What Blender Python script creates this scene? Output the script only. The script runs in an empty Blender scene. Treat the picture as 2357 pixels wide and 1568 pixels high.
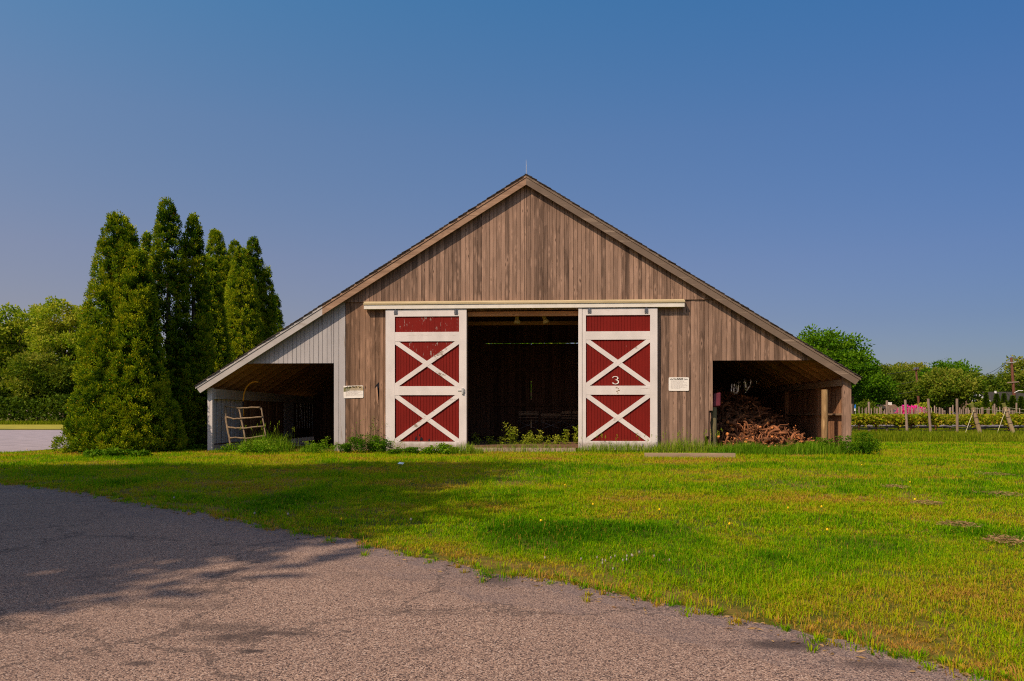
import bpy, math, random
import numpy as np
from mathutils import Vector
S = bpy.context.scene
COL = S.collection
R = math.radians
# ------------------------------------------------------------------ camera, light, exposure
FPX, CX, HZ, CAMH = 1637.0, 1178.5, 956.0, 1.0      # focal length / centre / horizon as measured on the 2357 px wide photo
YAW = math.atan(80.0 / FPX)
cam = bpy.data.cameras.new('camera'); camo = bpy.data.objects.new('camera', cam); COL.objects.link(camo)
cam.sensor_width = 36.0; cam.lens = FPX / 2357 * 36; cam.shift_y = 172.0 / 2357
cam.clip_start = 0.05; cam.clip_end = 6000
camo.location = (0, 0, CAMH); camo.rotation_euler = (R(90), 0, YAW)
S.camera = camo
SUN_AZ, SUN_EL = 41.0, 44.0                          # degrees left of straight behind the camera, and up
W = bpy.data.worlds.new('World'); S.world = W; W.use_nodes = True
nt = W.node_tree; nt.nodes.clear()
sky = nt.nodes.new('ShaderNodeTexSky'); sky.sky_type = 'NISHITA'; sky.sun_disc = False
sky.sun_elevation = R(SUN_EL); sky.sun_rotation = R(180 + SUN_AZ)
sky.air_density = 1.0; sky.dust_density = 0.6; sky.ozone_density = 3.0
tc = nt.nodes.new('ShaderNodeTexCoord'); sp = nt.nodes.new('ShaderNodeSeparateXYZ')
rp = nt.nodes.new('ShaderNodeValToRGB'); mx = nt.nodes.new('ShaderNodeMix'); mx.data_type = 'RGBA'; mx.blend_type = 'MULTIPLY'
mx.inputs[0].default_value = 1.0
bg = nt.nodes.new('ShaderNodeBackground'); wo = nt.nodes.new('ShaderNodeOutputWorld')
nt.links.new(tc.outputs['Generated'], sp.inputs[0]); nt.links.new(sp.outputs['Z'], rp.inputs[0])
SKYRAMP = [(0.0, (0.50, 0.40, 0.39)), (0.12, (0.53, 0.46, 0.50)), (0.2, (0.60, 0.55, 0.61)), (0.36, (0.60, 0.73, 0.83)), (0.52, (0.44, 0.90, 1.06)), (0.72, (1.4, 1.3, 1.15)), (1.0, (2.0, 1.55, 1.15))]  # overhead stops raised and warmed, above the view, to add fill light
for i, (p_, c_) in enumerate(SKYRAMP):
    e = rp.color_ramp.elements[i] if i < 2 else rp.color_ramp.elements.new(p_)
    e.position = p_; e.color = (*c_, 1)
nt.links.new(sky.outputs[0], mx.inputs[6]); nt.links.new(rp.outputs[0], mx.inputs[7])
hx = nt.nodes.new('ShaderNodeValToRGB'); mr = nt.nodes.new('ShaderNodeMapRange'); m2 = nt.nodes.new('ShaderNodeMix'); m2.data_type = 'RGBA'; m2.blend_type = 'MULTIPLY'; m2.inputs[0].default_value = 1.0
nt.links.new(sp.outputs['X'], mr.inputs[0]); mr.inputs[1].default_value = -1; mr.inputs[2].default_value = 1
for e, p_, c_ in ((hx.color_ramp.elements[0], .2, (1.40, 1.17, 1.05)), (hx.color_ramp.elements[1], .8, (.60, .73, .88))): e.position = p_; e.color = (*c_, 1)
nt.links.new(mr.outputs[0], hx.inputs[0]); nt.links.new(mx.outputs[2], m2.inputs[6]); nt.links.new(hx.outputs[0], m2.inputs[7])
# sky behind the camera brightened out of view, as added fill light
m3 = nt.nodes.new('ShaderNodeMix'); m3.data_type = 'RGBA'; m3.blend_type = 'MULTIPLY'; m3.inputs[0].default_value = 1.0
yr = nt.nodes.new('ShaderNodeValToRGB'); y2 = nt.nodes.new('ShaderNodeMapRange'); nt.links.new(sp.outputs['Y'], y2.inputs[0]); y2.inputs[1].default_value = -1; y2.inputs[2].default_value = 1
for e, p_, c_ in ((yr.color_ramp.elements[0], .12, (1.6, 1.4, 1.2)), (yr.color_ramp.elements[1], .62, (1, 1, 1))): e.position = p_; e.color = (*c_, 1)
nt.links.new(y2.outputs[0], yr.inputs[0]); nt.links.new(m2.outputs[2], m3.inputs[6]); nt.links.new(yr.outputs[0], m3.inputs[7])
nt.links.new(m3.outputs[2], bg.inputs[0]); nt.links.new(bg.outputs[0], wo.inputs[0])
bg.inputs[1].default_value = 0.13
sl = bpy.data.lights.new('sun', 'SUN'); sl.energy = 4.3; sl.angle = R(0.6); sl.color = (1.0, 0.83, 0.64)
so = bpy.data.objects.new('sun', sl); COL.objects.link(so)
_ce = math.cos(R(SUN_EL))
so.rotation_euler = Vector((math.sin(R(SUN_AZ)) * _ce, math.cos(R(SUN_AZ)) * _ce, -math.sin(R(SUN_EL)))).to_track_quat('-Z', 'Y').to_euler()
S.view_settings.view_transform = 'Standard'; S.view_settings.look = 'None'
S.view_settings.exposure = 0.0; S.view_settings.gamma = 1.0
S.render.engine = 'CYCLES'
S.cycles.max_bounces = 6; S.cycles.diffuse_bounces = 3; S.cycles.transmission_bounces = 3; S.cycles.transparent_max_bounces = 4
S.cycles.use_denoising = False; S.cycles.pixel_filter_type = 'BLACKMAN_HARRIS'; S.cycles.filter_width = 1.1

_c, _s = math.cos(YAW), math.sin(YAW)
def pt(px, py, Y):
    """measured photo pixel -> point on the plane y = Y"""
    u = (px - CX) / FPX
    X = Y * (u * _c - _s) / (_c + u * _s)
    d = -X * _s + Y * _c
    return X, CAMH - (py - HZ) / FPX * d
def gp(px, py):
    """measured photo pixel below the horizon -> point on the ground"""
    d = FPX * CAMH / (py - HZ); u = (px - CX) / FPX * d
    return u * _c - d * _s, u * _s + d * _c

# ------------------------------------------------------------------ numpy noise
def vnoise(x, y, seed=0):
    r = np.random.RandomState(seed); T = r.rand(64, 64)
    xi = np.floor(x).astype(int); yi = np.floor(y).astype(int); fx = x - xi; fy = y - yi
    fx = fx * fx * (3 - 2 * fx); fy = fy * fy * (3 - 2 * fy)
    a = T[xi % 64, yi % 64]; b = T[(xi + 1) % 64, yi % 64]; c = T[xi % 64, (yi + 1) % 64]; d = T[(xi + 1) % 64, (yi + 1) % 64]
    return (a * (1 - fx) + b * fx) * (1 - fy) + (c * (1 - fx) + d * fx) * fy
def fbm(x, y, seed=0, o=3):
    v = 0; a = .5; t = 0
    for k in range(o):
        v = v + a * vnoise(x * 2 ** k, y * 2 ** k, seed + k); t += a; a *= .5
    return v / t

# ------------------------------------------------------------------ mesh helpers
ORG = {}
def org(o):
    return ORG.get(o.name, np.zeros(3)) if o is not None else np.zeros(3)
def link(name, me, mats, parent=None, loc=None):
    o = bpy.data.objects.new(name, me); COL.objects.link(o)
    for m in (mats if isinstance(mats, (list, tuple)) else [mats]): me.materials.append(m)
    if parent is not None:
        o.parent = parent; ORG[o.name] = org(parent)
    elif loc is not None:
        o.location = loc; ORG[o.name] = np.array(loc, float)
    return o
def meshobj(name, V, F, mats, parent=None, loc=None, attr=None, midx=None, smooth=False):
    """V (n,3) world coordinates; F list of index tuples or an (m,k) array"""
    V = np.asarray(V, dtype=np.float64)
    base = org(parent) if parent is not None else (np.array(loc, float) if loc is not None else np.zeros(3))
    V = V - base
    me = bpy.data.meshes.new(name)
    if isinstance(F, np.ndarray):
        k = F.shape[1]; tot = np.full(len(F), k); idx = F.ravel()
    else:
        tot = np.array([len(f) for f in F]); idx = np.array([i for f in F for i in f])
    me.vertices.add(len(V)); me.vertices.foreach_set('co', V.astype(np.float32).ravel())
    me.loops.add(len(idx)); me.loops.foreach_set('vertex_index', idx.astype(np.int32))
    me.polygons.add(len(tot))
    me.polygons.foreach_set('loop_start', np.concatenate([[0], np.cumsum(tot)[:-1]]).astype(np.int32))
    if midx is not None: me.polygons.foreach_set('material_index', np.asarray(midx, dtype=np.int32))
    if attr is not None:
        for kname, val in attr.items():
            a = me.attributes.new(kname, 'FLOAT', 'FACE'); a.data.foreach_set('value', np.asarray(val, dtype=np.float32))
    me.update(calc_edges=True)
    me.polygons.foreach_set('use_smooth', np.full(len(tot), bool(smooth)))
    return link(name, me, mats, parent, loc)
def tag(o, label=None, cat=None, group=None, kind=None):
    if label: o['label'] = label
    if cat: o['category'] = cat
    if group: o['group'] = group
    if kind: o['kind'] = kind
    return o
def thing(name, loc, label, cat, group=None):
    o = bpy.data.objects.new(name, None); COL.objects.link(o); o.location = loc; o.empty_display_size = .2
    ORG[o.name] = np.array(loc, float)
    return tag(o, label, cat, group)
def copy_tree(o, parent=None):
    c = o.copy(); COL.objects.link(c)
    if parent is not None: c.parent = parent
    for ch in [x for x in COL.objects if x.parent == o]: copy_tree(ch, c)
    return c
class MB:
    def __init__(s): s.V = []; s.F = []; s.M = []; s.A = []; s.m = 0; s.a = 0.5
    def add(s, vs, fs):
        b = len(s.V); s.V += [tuple(v) for v in vs]; s.F += [tuple(b + i for i in f) for f in fs]
        s.M += [s.m] * len(fs); s.A += [s.a] * len(fs); return s
    def box(s, x0, x1, y0, y1, z0, z1):
        return s.add([(x0,y0,z0),(x1,y0,z0),(x1,y1,z0),(x0,y1,z0),(x0,y0,z1),(x1,y0,z1),(x1,y1,z1),(x0,y1,z1)],
              [(0,3,2,1),(4,5,6,7),(0,1,5,4),(1,2,6,5),(2,3,7,6),(3,0,4,7)])
    def prism(s, poly, y0, y1):                     # outline in x,z, thickness along y
        n = len(poly); A = sum(poly[i][0]*poly[(i+1)%n][1]-poly[(i+1)%n][0]*poly[i][1] for i in range(n))
        if A < 0: poly = poly[::-1]
        vs = [(x, y0, z) for x, z in poly] + [(x, y1, z) for x, z in poly]
        return s.add(vs, [tuple(range(n)), tuple(range(2*n-1, n-1, -1))] + [((i+1)%n, i, n+i, n+(i+1)%n) for i in range(n)])
    def bar(s, p, q, w, d, up=(0,0,1)):             # rectangular bar from p to q
        p = Vector(p); q = Vector(q); t = (q-p).normalized(); a = t.cross(Vector(up))
        if a.length < 1e-4: a = t.cross(Vector((1,0,0)))
        a.normalize(); b = a.cross(t).normalized(); vs = []
        for c in (p, q):
            for i, j in ((-1,-1),(1,-1),(1,1),(-1,1)): vs.append(c + a*(i*w/2) + b*(j*d/2))
        return s.add(vs, [(0,1,2,3),(7,6,5,4),(0,4,5,1),(1,5,6,2),(2,6,7,3),(3,7,4,0)])
    def tube(s, P, rad, n=8, cap=True):
        P = [Vector(p) for p in P]; rr = rad if isinstance(rad, (list, tuple)) else [rad]*len(P); vs = []
        a = None
        for i, p in enumerate(P):
            t = (P[min(i+1,len(P)-1)] - P[max(i-1,0)]).normalized()
            if a is None: a = t.cross(Vector((0,0,1)) if abs(t.z) < .9 else Vector((1,0,0))).normalized()
            else:
                a = (a - t*a.dot(t)).normalized()
            b = t.cross(a)
            for k in range(n):
                th = 2*math.pi*k/n; vs.append(p + (a*math.cos(th) + b*math.sin(th))*rr[i])
        fs = [(i*n+k, i*n+(k+1)%n, (i+1)*n+(k+1)%n, (i+1)*n+k) for i in range(len(P)-1) for k in range(n)]
        s.add(vs, fs)
        if cap:
            b0 = len(s.V)-len(vs); m0 = s.m
            s.F += [tuple(b0+k for k in range(n-1,-1,-1)), tuple(b0+(len(P)-1)*n+k for k in range(n))]
            cm = getattr(s, 'capm', s.m); s.M += [cm, cm]; s.A += [s.a, s.a]
        return s
    def build(s, name, mats, parent=None, loc=None, smooth=False):
        return meshobj(name, s.V, s.F, mats, parent, loc, {'tone': s.A}, s.M, smooth)

# ------------------------------------------------------------------ materials
def mat(name):
    m = bpy.data.materials.new(name); m.use_nodes = True; t = m.node_tree
    b = t.nodes['Principled BSDF']; b.inputs['Specular IOR Level'].default_value = .2
    return m, t, b
def N(t, typ, **kw):
    n = t.nodes.new(typ)
    for k, v in kw.items(): setattr(n, k, v)
    return n
def L(t, a, b): t.links.new(a, b)
def ramp(t, src, stops, interp='LINEAR'):
    r = N(t, 'ShaderNodeValToRGB'); r.color_ramp.interpolation = interp
    for i, (p, c) in enumerate(stops):
        e = r.color_ramp.elements[i] if i < 2 else r.color_ramp.elements.new(p)
        e.position = p; e.color = (c, c, c, 1) if not isinstance(c, (tuple, list)) else (*c, 1)
    L(t, src, r.inputs[0]); return r.outputs[0]
def pos(t, scale=(1,1,1), off=None):
    g = N(t, 'ShaderNodeNewGeometry'); m = N(t, 'ShaderNodeVectorMath', operation='MULTIPLY'); m.inputs[1].default_value = scale
    L(t, g.outputs['Position'], m.inputs[0]); o = m.outputs[0]
    if off is not None:
        a = N(t, 'ShaderNodeVectorMath', operation='ADD'); L(t, o, a.inputs[0]); L(t, off, a.inputs[1]); o = a.outputs[0]
    return o
def attr(t, name='tone'):
    return N(t, 'ShaderNodeAttribute', attribute_name=name).outputs['Fac']
def noise(t, vec, scale=1, detail=4, rough=.55, dist=0):
    n = N(t, 'ShaderNodeTexNoise'); n.inputs['Scale'].default_value = scale; n.inputs['Detail'].default_value = detail
    n.inputs['Roughness'].default_value = rough; n.inputs['Distortion'].default_value = dist; L(t, vec, n.inputs['Vector']); return n.outputs['Fac']
def mixc(t, fac, a, b, blend='MIX'):
    m = N(t, 'ShaderNodeMix', data_type='RGBA', blend_type=blend)
    for i, v in ((0, fac), (6, a), (7, b)):
        if isinstance(v, (int, float)): m.inputs[i].default_value = v
        elif isinstance(v, tuple): m.inputs[i].default_value = (*v, 1)
        else: L(t, v, m.inputs[i])
    return m.outputs[2]
def math_(t, op, a, b=None, clamp=False):
    m = N(t, 'ShaderNodeMath', operation=op); m.use_clamp = clamp
    for i, v in ((0, a), (1, b)):
        if v is None: continue
        if isinstance(v, (int, float)): m.inputs[i].default_value = v
        else: L(t, v, m.inputs[i])
    return m.outputs[0]
def bump(t, b, h, strength=.4, dist=.01):
    n = N(t, 'ShaderNodeBump'); n.inputs['Strength'].default_value = strength; n.inputs['Distance'].default_value = dist
    L(t, h, n.inputs['Height']); L(t, n.outputs[0], b.inputs['Normal'])

def wood(name, dark, light, grain=(45,45,2.2), blot=.5, knots=True, rough=.85, paint=None, wear=(.55,.62), boardvar=1.0, mud=0.0):
    """weathered boards; grain runs along the axis with the smallest scale. tone = one number per board"""
    m, t, b = mat(name); b.inputs['Roughness'].default_value = rough
    a = attr(t); cv = N(t, 'ShaderNodeCombineXYZ')
    o1 = math_(t, 'MULTIPLY', a, 61.0); o2 = math_(t, 'MULTIPLY', a, 37.0)
    for i, o in enumerate((o2, o2, o1)): L(t, o, cv.inputs[i])
    gx, gy, gz = grain; k = max(grain)
    n2 = noise(t, pos(t, tuple(v / k * 14 if v > .5*k else .55 for v in grain), cv.outputs[0]), 1.0, 3, .5)
    gv = pos(t, tuple(v * 1.6 if v > .5*k else v * .55 for v in grain), cv.outputs[0])
    kn = N(t, 'ShaderNodeTexVoronoi', feature='F1'); kn.inputs['Scale'].default_value = 1.0; kn.inputs['Randomness'].default_value = 1.0
    L(t, pos(t, tuple(8.5 if v > .5*k else 1.9 for v in grain), cv.outputs[0]), kn.inputs['Vector'])
    kd = kn.outputs['Distance']
    n1 = noise(t, gv, 1.0, 4, .6, .4)
    f = math_(t, 'ADD', math_(t, 'MULTIPLY', n1, .60), math_(t, 'MULTIPLY', n2, .45))
    f = math_(t, 'ADD', math_(t, 'SUBTRACT', f, .025), math_(t, 'MULTIPLY', math_(t, 'SUBTRACT', a, .5), .34 * boardvar))
    sc_ = N(t, 'ShaderNodeSeparateXYZ'); L(t, kn.outputs['Color'], sc_.inputs[0])
    f = math_(t, 'ADD', f, math_(t, 'MULTIPLY', math_(t, 'SUBTRACT', sc_.outputs[0], .5), .13 * boardvar))
    col = ramp(t, f, [(.20, dark), (.50, tuple((x + y) / 2 for x, y in zip(dark, light))), (.84, light)])
    if knots:
        col = mixc(t, ramp(t, kd, [(.08, .0), (.17, .5), (.36, 0.)]), col, tuple(min(1, v * 1.15) for v in light))
        col = mixc(t, ramp(t, kd, [(.05, .9), (.10, 0.)]), col, tuple(v * .55 for v in dark))
    if paint is not None:
        pn = noise(t, pos(t, tuple(v / k * 14 for v in grain), cv.outputs[0]), 1.0, 6, .7)
        wmask = ramp(t, pn, [(wear[0], 0.), (wear[1], 1.)])
        pc = mixc(t, ramp(t, noise(t, pos(t, (1.3,1.3,.7)), 2.2, 5, .6), [(.4, 0.), (.75, .6)]), paint, tuple(v * .72 for v in paint))
        col = mixc(t, wmask, pc, col)
    if mud:      # soil splashed up from the ground
        sz = N(t, 'ShaderNodeSeparateXYZ'); L(t, pos(t), sz.inputs[0])
        hz = math_(t, 'ADD', sz.outputs[2], math_(t, 'MULTIPLY', noise(t, pos(t), 5.5, 5, .7), -.34))
        col = mixc(t, ramp(t, hz, [(-.05, mud), (.14, 0.)]), col, (.23,.15,.095))
    L(t, col, b.inputs['Base Color']); bump(t, b, n1, .35, .004)
    return m
def plain(name, c, rough=.7, metal=0, var=.25, scale=6, bmp=.15):
    m, t, b = mat(name); b.inputs['Roughness'].default_value = rough; b.inputs['Metallic'].default_value = metal
    n = noise(t, pos(t), scale, 5, .6)
    L(t, ramp(t, n, [(.3, tuple(v*(1-var) for v in c)), (.7, tuple(min(1,v*(1+var)) for v in c))]), b.inputs['Base Color'])
    bump(t, b, noise(t, pos(t), scale*6, 3), bmp, .004); return m
def foliage(name, stops, trans=.35, rough=.7, spec=.08):
    m, t, b = mat(name); b.inputs['Roughness'].default_value = rough; b.inputs['Specular IOR Level'].default_value = spec
    c = ramp(t, attr(t), stops); L(t, c, b.inputs['Base Color'])
    tr = N(t, 'ShaderNodeBsdfTranslucent'); L(t, mixc(t, 1.0, c, (1.0, 1.0, .5), 'MULTIPLY'), tr.inputs[0])
    mx = N(t, 'ShaderNodeMixShader'); mx.inputs[0].default_value = trans
    L(t, b.outputs[0], mx.inputs[1]); L(t, tr.outputs[0], mx.inputs[2]); L(t, mx.outputs[0], t.nodes['Material Output'].inputs[0])
    return m

M = {}
M['barn'] = wood('barn_boards', (.085,.050,.034), (.42,.255,.175), boardvar=1.05, mud=.6)
M['barnlow'] = wood('lower_barn_boards', (.080,.043,.025), (.42,.24,.15), boardvar=1.05, mud=.6)
M['whitewall'] = wood('worn_white_boards', (.14,.10,.075), (.36,.29,.23), paint=(.44,.40,.39), wear=(.58,.68), knots=False, boardvar=.4, mud=.6)
M['rake'] = wood('rake_wood', (.13,.07,.04), (.46,.28,.18), grain=(2.2,45,30))
M['rakegrey'] = wood('lichen_rake_wood', (.11,.07,.045), (.40,.29,.21), grain=(2.2,45,30), paint=(.18,.125,.09), wear=(.56,.64), knots=False)
M['rakewhite'] = wood('painted_rake_wood', (.15,.11,.08), (.38,.3,.23), grain=(2.2,45,30), paint=(.47,.42,.39), wear=(.58,.68), knots=False)
M['white'] = wood('white_door_paint', (.16,.10,.07), (.42,.32,.25), paint=(.74,.655,.61), wear=(.67,.72), knots=False, boardvar=.2, mud=.6)
M['whiteh'] = wood('white_door_paint_across', (.16,.10,.07), (.42,.32,.25), grain=(2.2,45,45), paint=(.74,.655,.61), wear=(.62,.68), knots=False, boardvar=.2, mud=.6)
M['whitex'] = wood('white_brace_paint', (.16,.10,.07), (.42,.32,.25), grain=(6,45,9), paint=(.74,.655,.61), wear=(.60,.66), knots=False, boardvar=.2)
M['red'] = wood('red_door_paint', (.09,.012,.008), (.5,.4,.34), grain=(30,30,9), paint=(.20,.010,.006), wear=(.71,.74), knots=False, boardvar=.1, mud=.6)
M['redworn'] = wood('worn_red_door_paint', (.12,.02,.014), (.52,.42,.36), grain=(30,30,9), paint=(.20,.010,.006), wear=(.60,.635), knots=False, boardvar=.1)
M['track'] = wood('track_paint', (.22,.16,.08), (.5,.4,.24), grain=(2.2,45,45), paint=(.78,.70,.60), wear=(.62,.72), knots=False)
M['tracktop'] = wood('mossy_track_cap', (.30,.22,.10), (.66,.52,.32), grain=(2.2,45,45), knots=False)
M['bench'] = wood('bench_slats', (.24,.14,.08), (.58,.38,.24), grain=(2.2,45,45), knots=False)
M['lintel'] = wood('raw_lintel_wood', (.30,.10,.03), (.62,.27,.10), grain=(2.2,45,45))
M['dark'] = wood('old_dark_boards', (.07,.036,.025), (.36,.19,.12), knots=False)
M['inner'] = wood('inner_brown_boards', (.12,.055,.028), (.44,.22,.115))
M['innerwhite'] = wood('inner_pale_boards', (.14,.11,.10), (.34,.28,.25), paint=(.62,.56,.54), wear=(.56,.66), knots=False)
M['rafter'] = wood('rafter_wood', (.20,.09,.03), (.58,.29,.10), grain=(2.2,45,30), knots=False)
M['plate'] = wood('plate_wood', (.34,.27,.22), (.66,.56,.48), grain=(45,2.2,45), knots=False)
M['plateb'] = wood('brown_plate_wood', (.15,.09,.05), (.46,.29,.17), grain=(45,2.2,45), knots=False)
M['log'] = wood('pale_log_wood', (.20,.11,.045), (.56,.36,.17), grain=(30,30,3))
M['postg'] = wood('grey_green_post_wood', (.09,.075,.035), (.26,.21,.11), grain=(30,30,2), knots=False)
M['vpost'] = wood('vineyard_post_wood', (.15,.10,.07), (.40,.28,.205), grain=(30,30,2), knots=False)
M['vend'] = wood('tan_end_post_wood', (.19,.12,.065), (.46,.33,.19), grain=(30,30,2), knots=False)
M['moss'] = plain('mossy_top', (.15,.15,.03), .9)
M['timber'] = wood('ground_timber', (.14,.085,.05), (.48,.34,.22), grain=(2.2,30,30))
M['branch'] = wood('stripped_branch', (.10,.065,.038), (.33,.23,.14), grain=(12,12,12), knots=False)
M['shingle'] = plain('dark_shingle', (.055,.042,.036), .9, var=.5, scale=14, bmp=.5)
M['metal'] = plain('grey_metal', (.16,.16,.17), .5, .6)
M['steel'] = plain('pale_steel', (.55,.52,.48), .45, .5)
M['conc'] = plain('old_concrete', (.36,.26,.19), .9)
M['dirt'] = plain('dry_dirt', (.16,.085,.05), .95, var=.5, scale=9, bmp=.5)
M['signw'] = plain('sign_white', (.84,.76,.68), .45, var=.04)
M['black'] = plain('black_print', (.012,.010,.014), .6)
M['grey'] = plain('grey_print', (.46,.40,.37), .6)
M['yellow'] = plain('yellow_hose', (.62,.26,.015), .5)
M['silver'] = plain('silver_film', (.75,.75,.78), .22, .9, var=.5, scale=14, bmp=.9)
M['maroon'] = plain('maroon_plastic', (.13,.025,.035), .35)
M['lamp'] = plain('cream_lamp', (.50,.35,.12), .5)
M['bark'] = wood('bark', (.035,.024,.016), (.15,.105,.07), grain=(14,14,3), knots=False)
M['vine'] = wood('vine_bark', (.045,.019,.009), (.34,.13,.055), grain=(22,22,22), knots=False, boardvar=1.2)
M['cut'] = plain('cut_wood', (.60,.21,.06), .8)
M['hose'] = plain('black_hose', (.010,.010,.013), .5)
M['net'] = plain('grey_net', (.17,.15,.17), .9)
M['wire'] = plain('dark_wire', (.03,.028,.03), .6)
M['guy'] = plain('pale_wire', (.50,.44,.26), .6)
M['pole'] = wood('utility_pole_wood', (.055,.020,.012), (.22,.085,.05), grain=(10,10,2), knots=False)
M['hroof'] = plain('dark_house_roof', (.045,.038,.030), .9, var=.4, scale=5)
M['hwall'] = plain('tan_house_wall', (.25,.16,.115), .9, var=.12)
M['hbrown'] = plain('brown_house_wall', (.06,.032,.02), .9)
M['glass'] = plain('window_glass', (.10,.12,.15), .1)
M['trim'] = plain('white_trim', (.72,.68,.64), .6)
M['blue'] = plain('blue_sign', (.03,.16,.5), .5)
M['paper'] = plain('pale_paper', (.62,.72,.70), .8)
M['petal'] = plain('yellow_petals', (.85,.50,.01), .7)
M['fluff'] = plain('white_flower', (.34,.29,.23), .9)
G_ = [(0.0, (.52,.27,.06)), (.18, (.46,.36,.012)), (.42, (.37,.47,.003)), (.7, (.16,.36,.001)), (1.0, (.055,.17,.001))]
M['grass'] = foliage('lawn_blades', G_, .42, .8, .04)
M['meadow'] = foliage('meadow_blades', [(0., (.38,.34,.03)), (.4, (.22,.27,.008)), (1., (.08,.15,.003))], .42, .8, .05)
M['weed'] = foliage('weed_leaves', [(0., (.32,.38,.03)), (.5, (.14,.30,.004)), (1., (.045,.14,.003))], .4)
M['bushy'] = foliage('dark_weed_leaves', [(0., (.17,.27,.008)), (.5, (.07,.18,.003)), (1., (.02,.075,.002))], .35)
M['weedpale'] = foliage('pale_weed_leaves', [(0., (.46,.46,.05)), (.5, (.22,.30,.012)), (1., (.07,.14,.005))], .4)
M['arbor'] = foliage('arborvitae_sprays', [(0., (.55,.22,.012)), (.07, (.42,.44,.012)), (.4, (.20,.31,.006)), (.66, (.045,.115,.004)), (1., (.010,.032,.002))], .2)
M['locust'] = foliage('yellowish_tree_leaves', [(0., (.55,.50,.06)), (.45, (.33,.41,.018)), (.8, (.14,.25,.006)), (1., (.05,.115,.003))], .45)
M['olive'] = foliage('olive_tree_leaves', [(0., (.34,.32,.04)), (.45, (.17,.23,.012)), (.8, (.075,.14,.005)), (1., (.03,.065,.003))], .4)
M['maple'] = foliage('green_tree_leaves', [(0., (.16,.28,.008)), (.5, (.075,.19,.003)), (1., (.022,.07,.002))], .35)
M['dkleaf'] = foliage('dark_tree_leaves', [(0., (.16,.19,.012)), (.5, (.075,.13,.005)), (1., (.022,.05,.003))], .32)
M['straw'] = foliage('dry_straw', [(0., (.20,.11,.05)), (1., (.42,.27,.12))], .1)
M['stalk'] = plain('flower_stalk', (.08,.13,.02), .7)
M['pink'] = foliage('pink_blossom', [(0., (.95,.06,.50)), (.7, (.85,.04,.28)), (.8, (.05,.09,.01)), (1., (.02,.05,.005))], .3)

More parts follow.
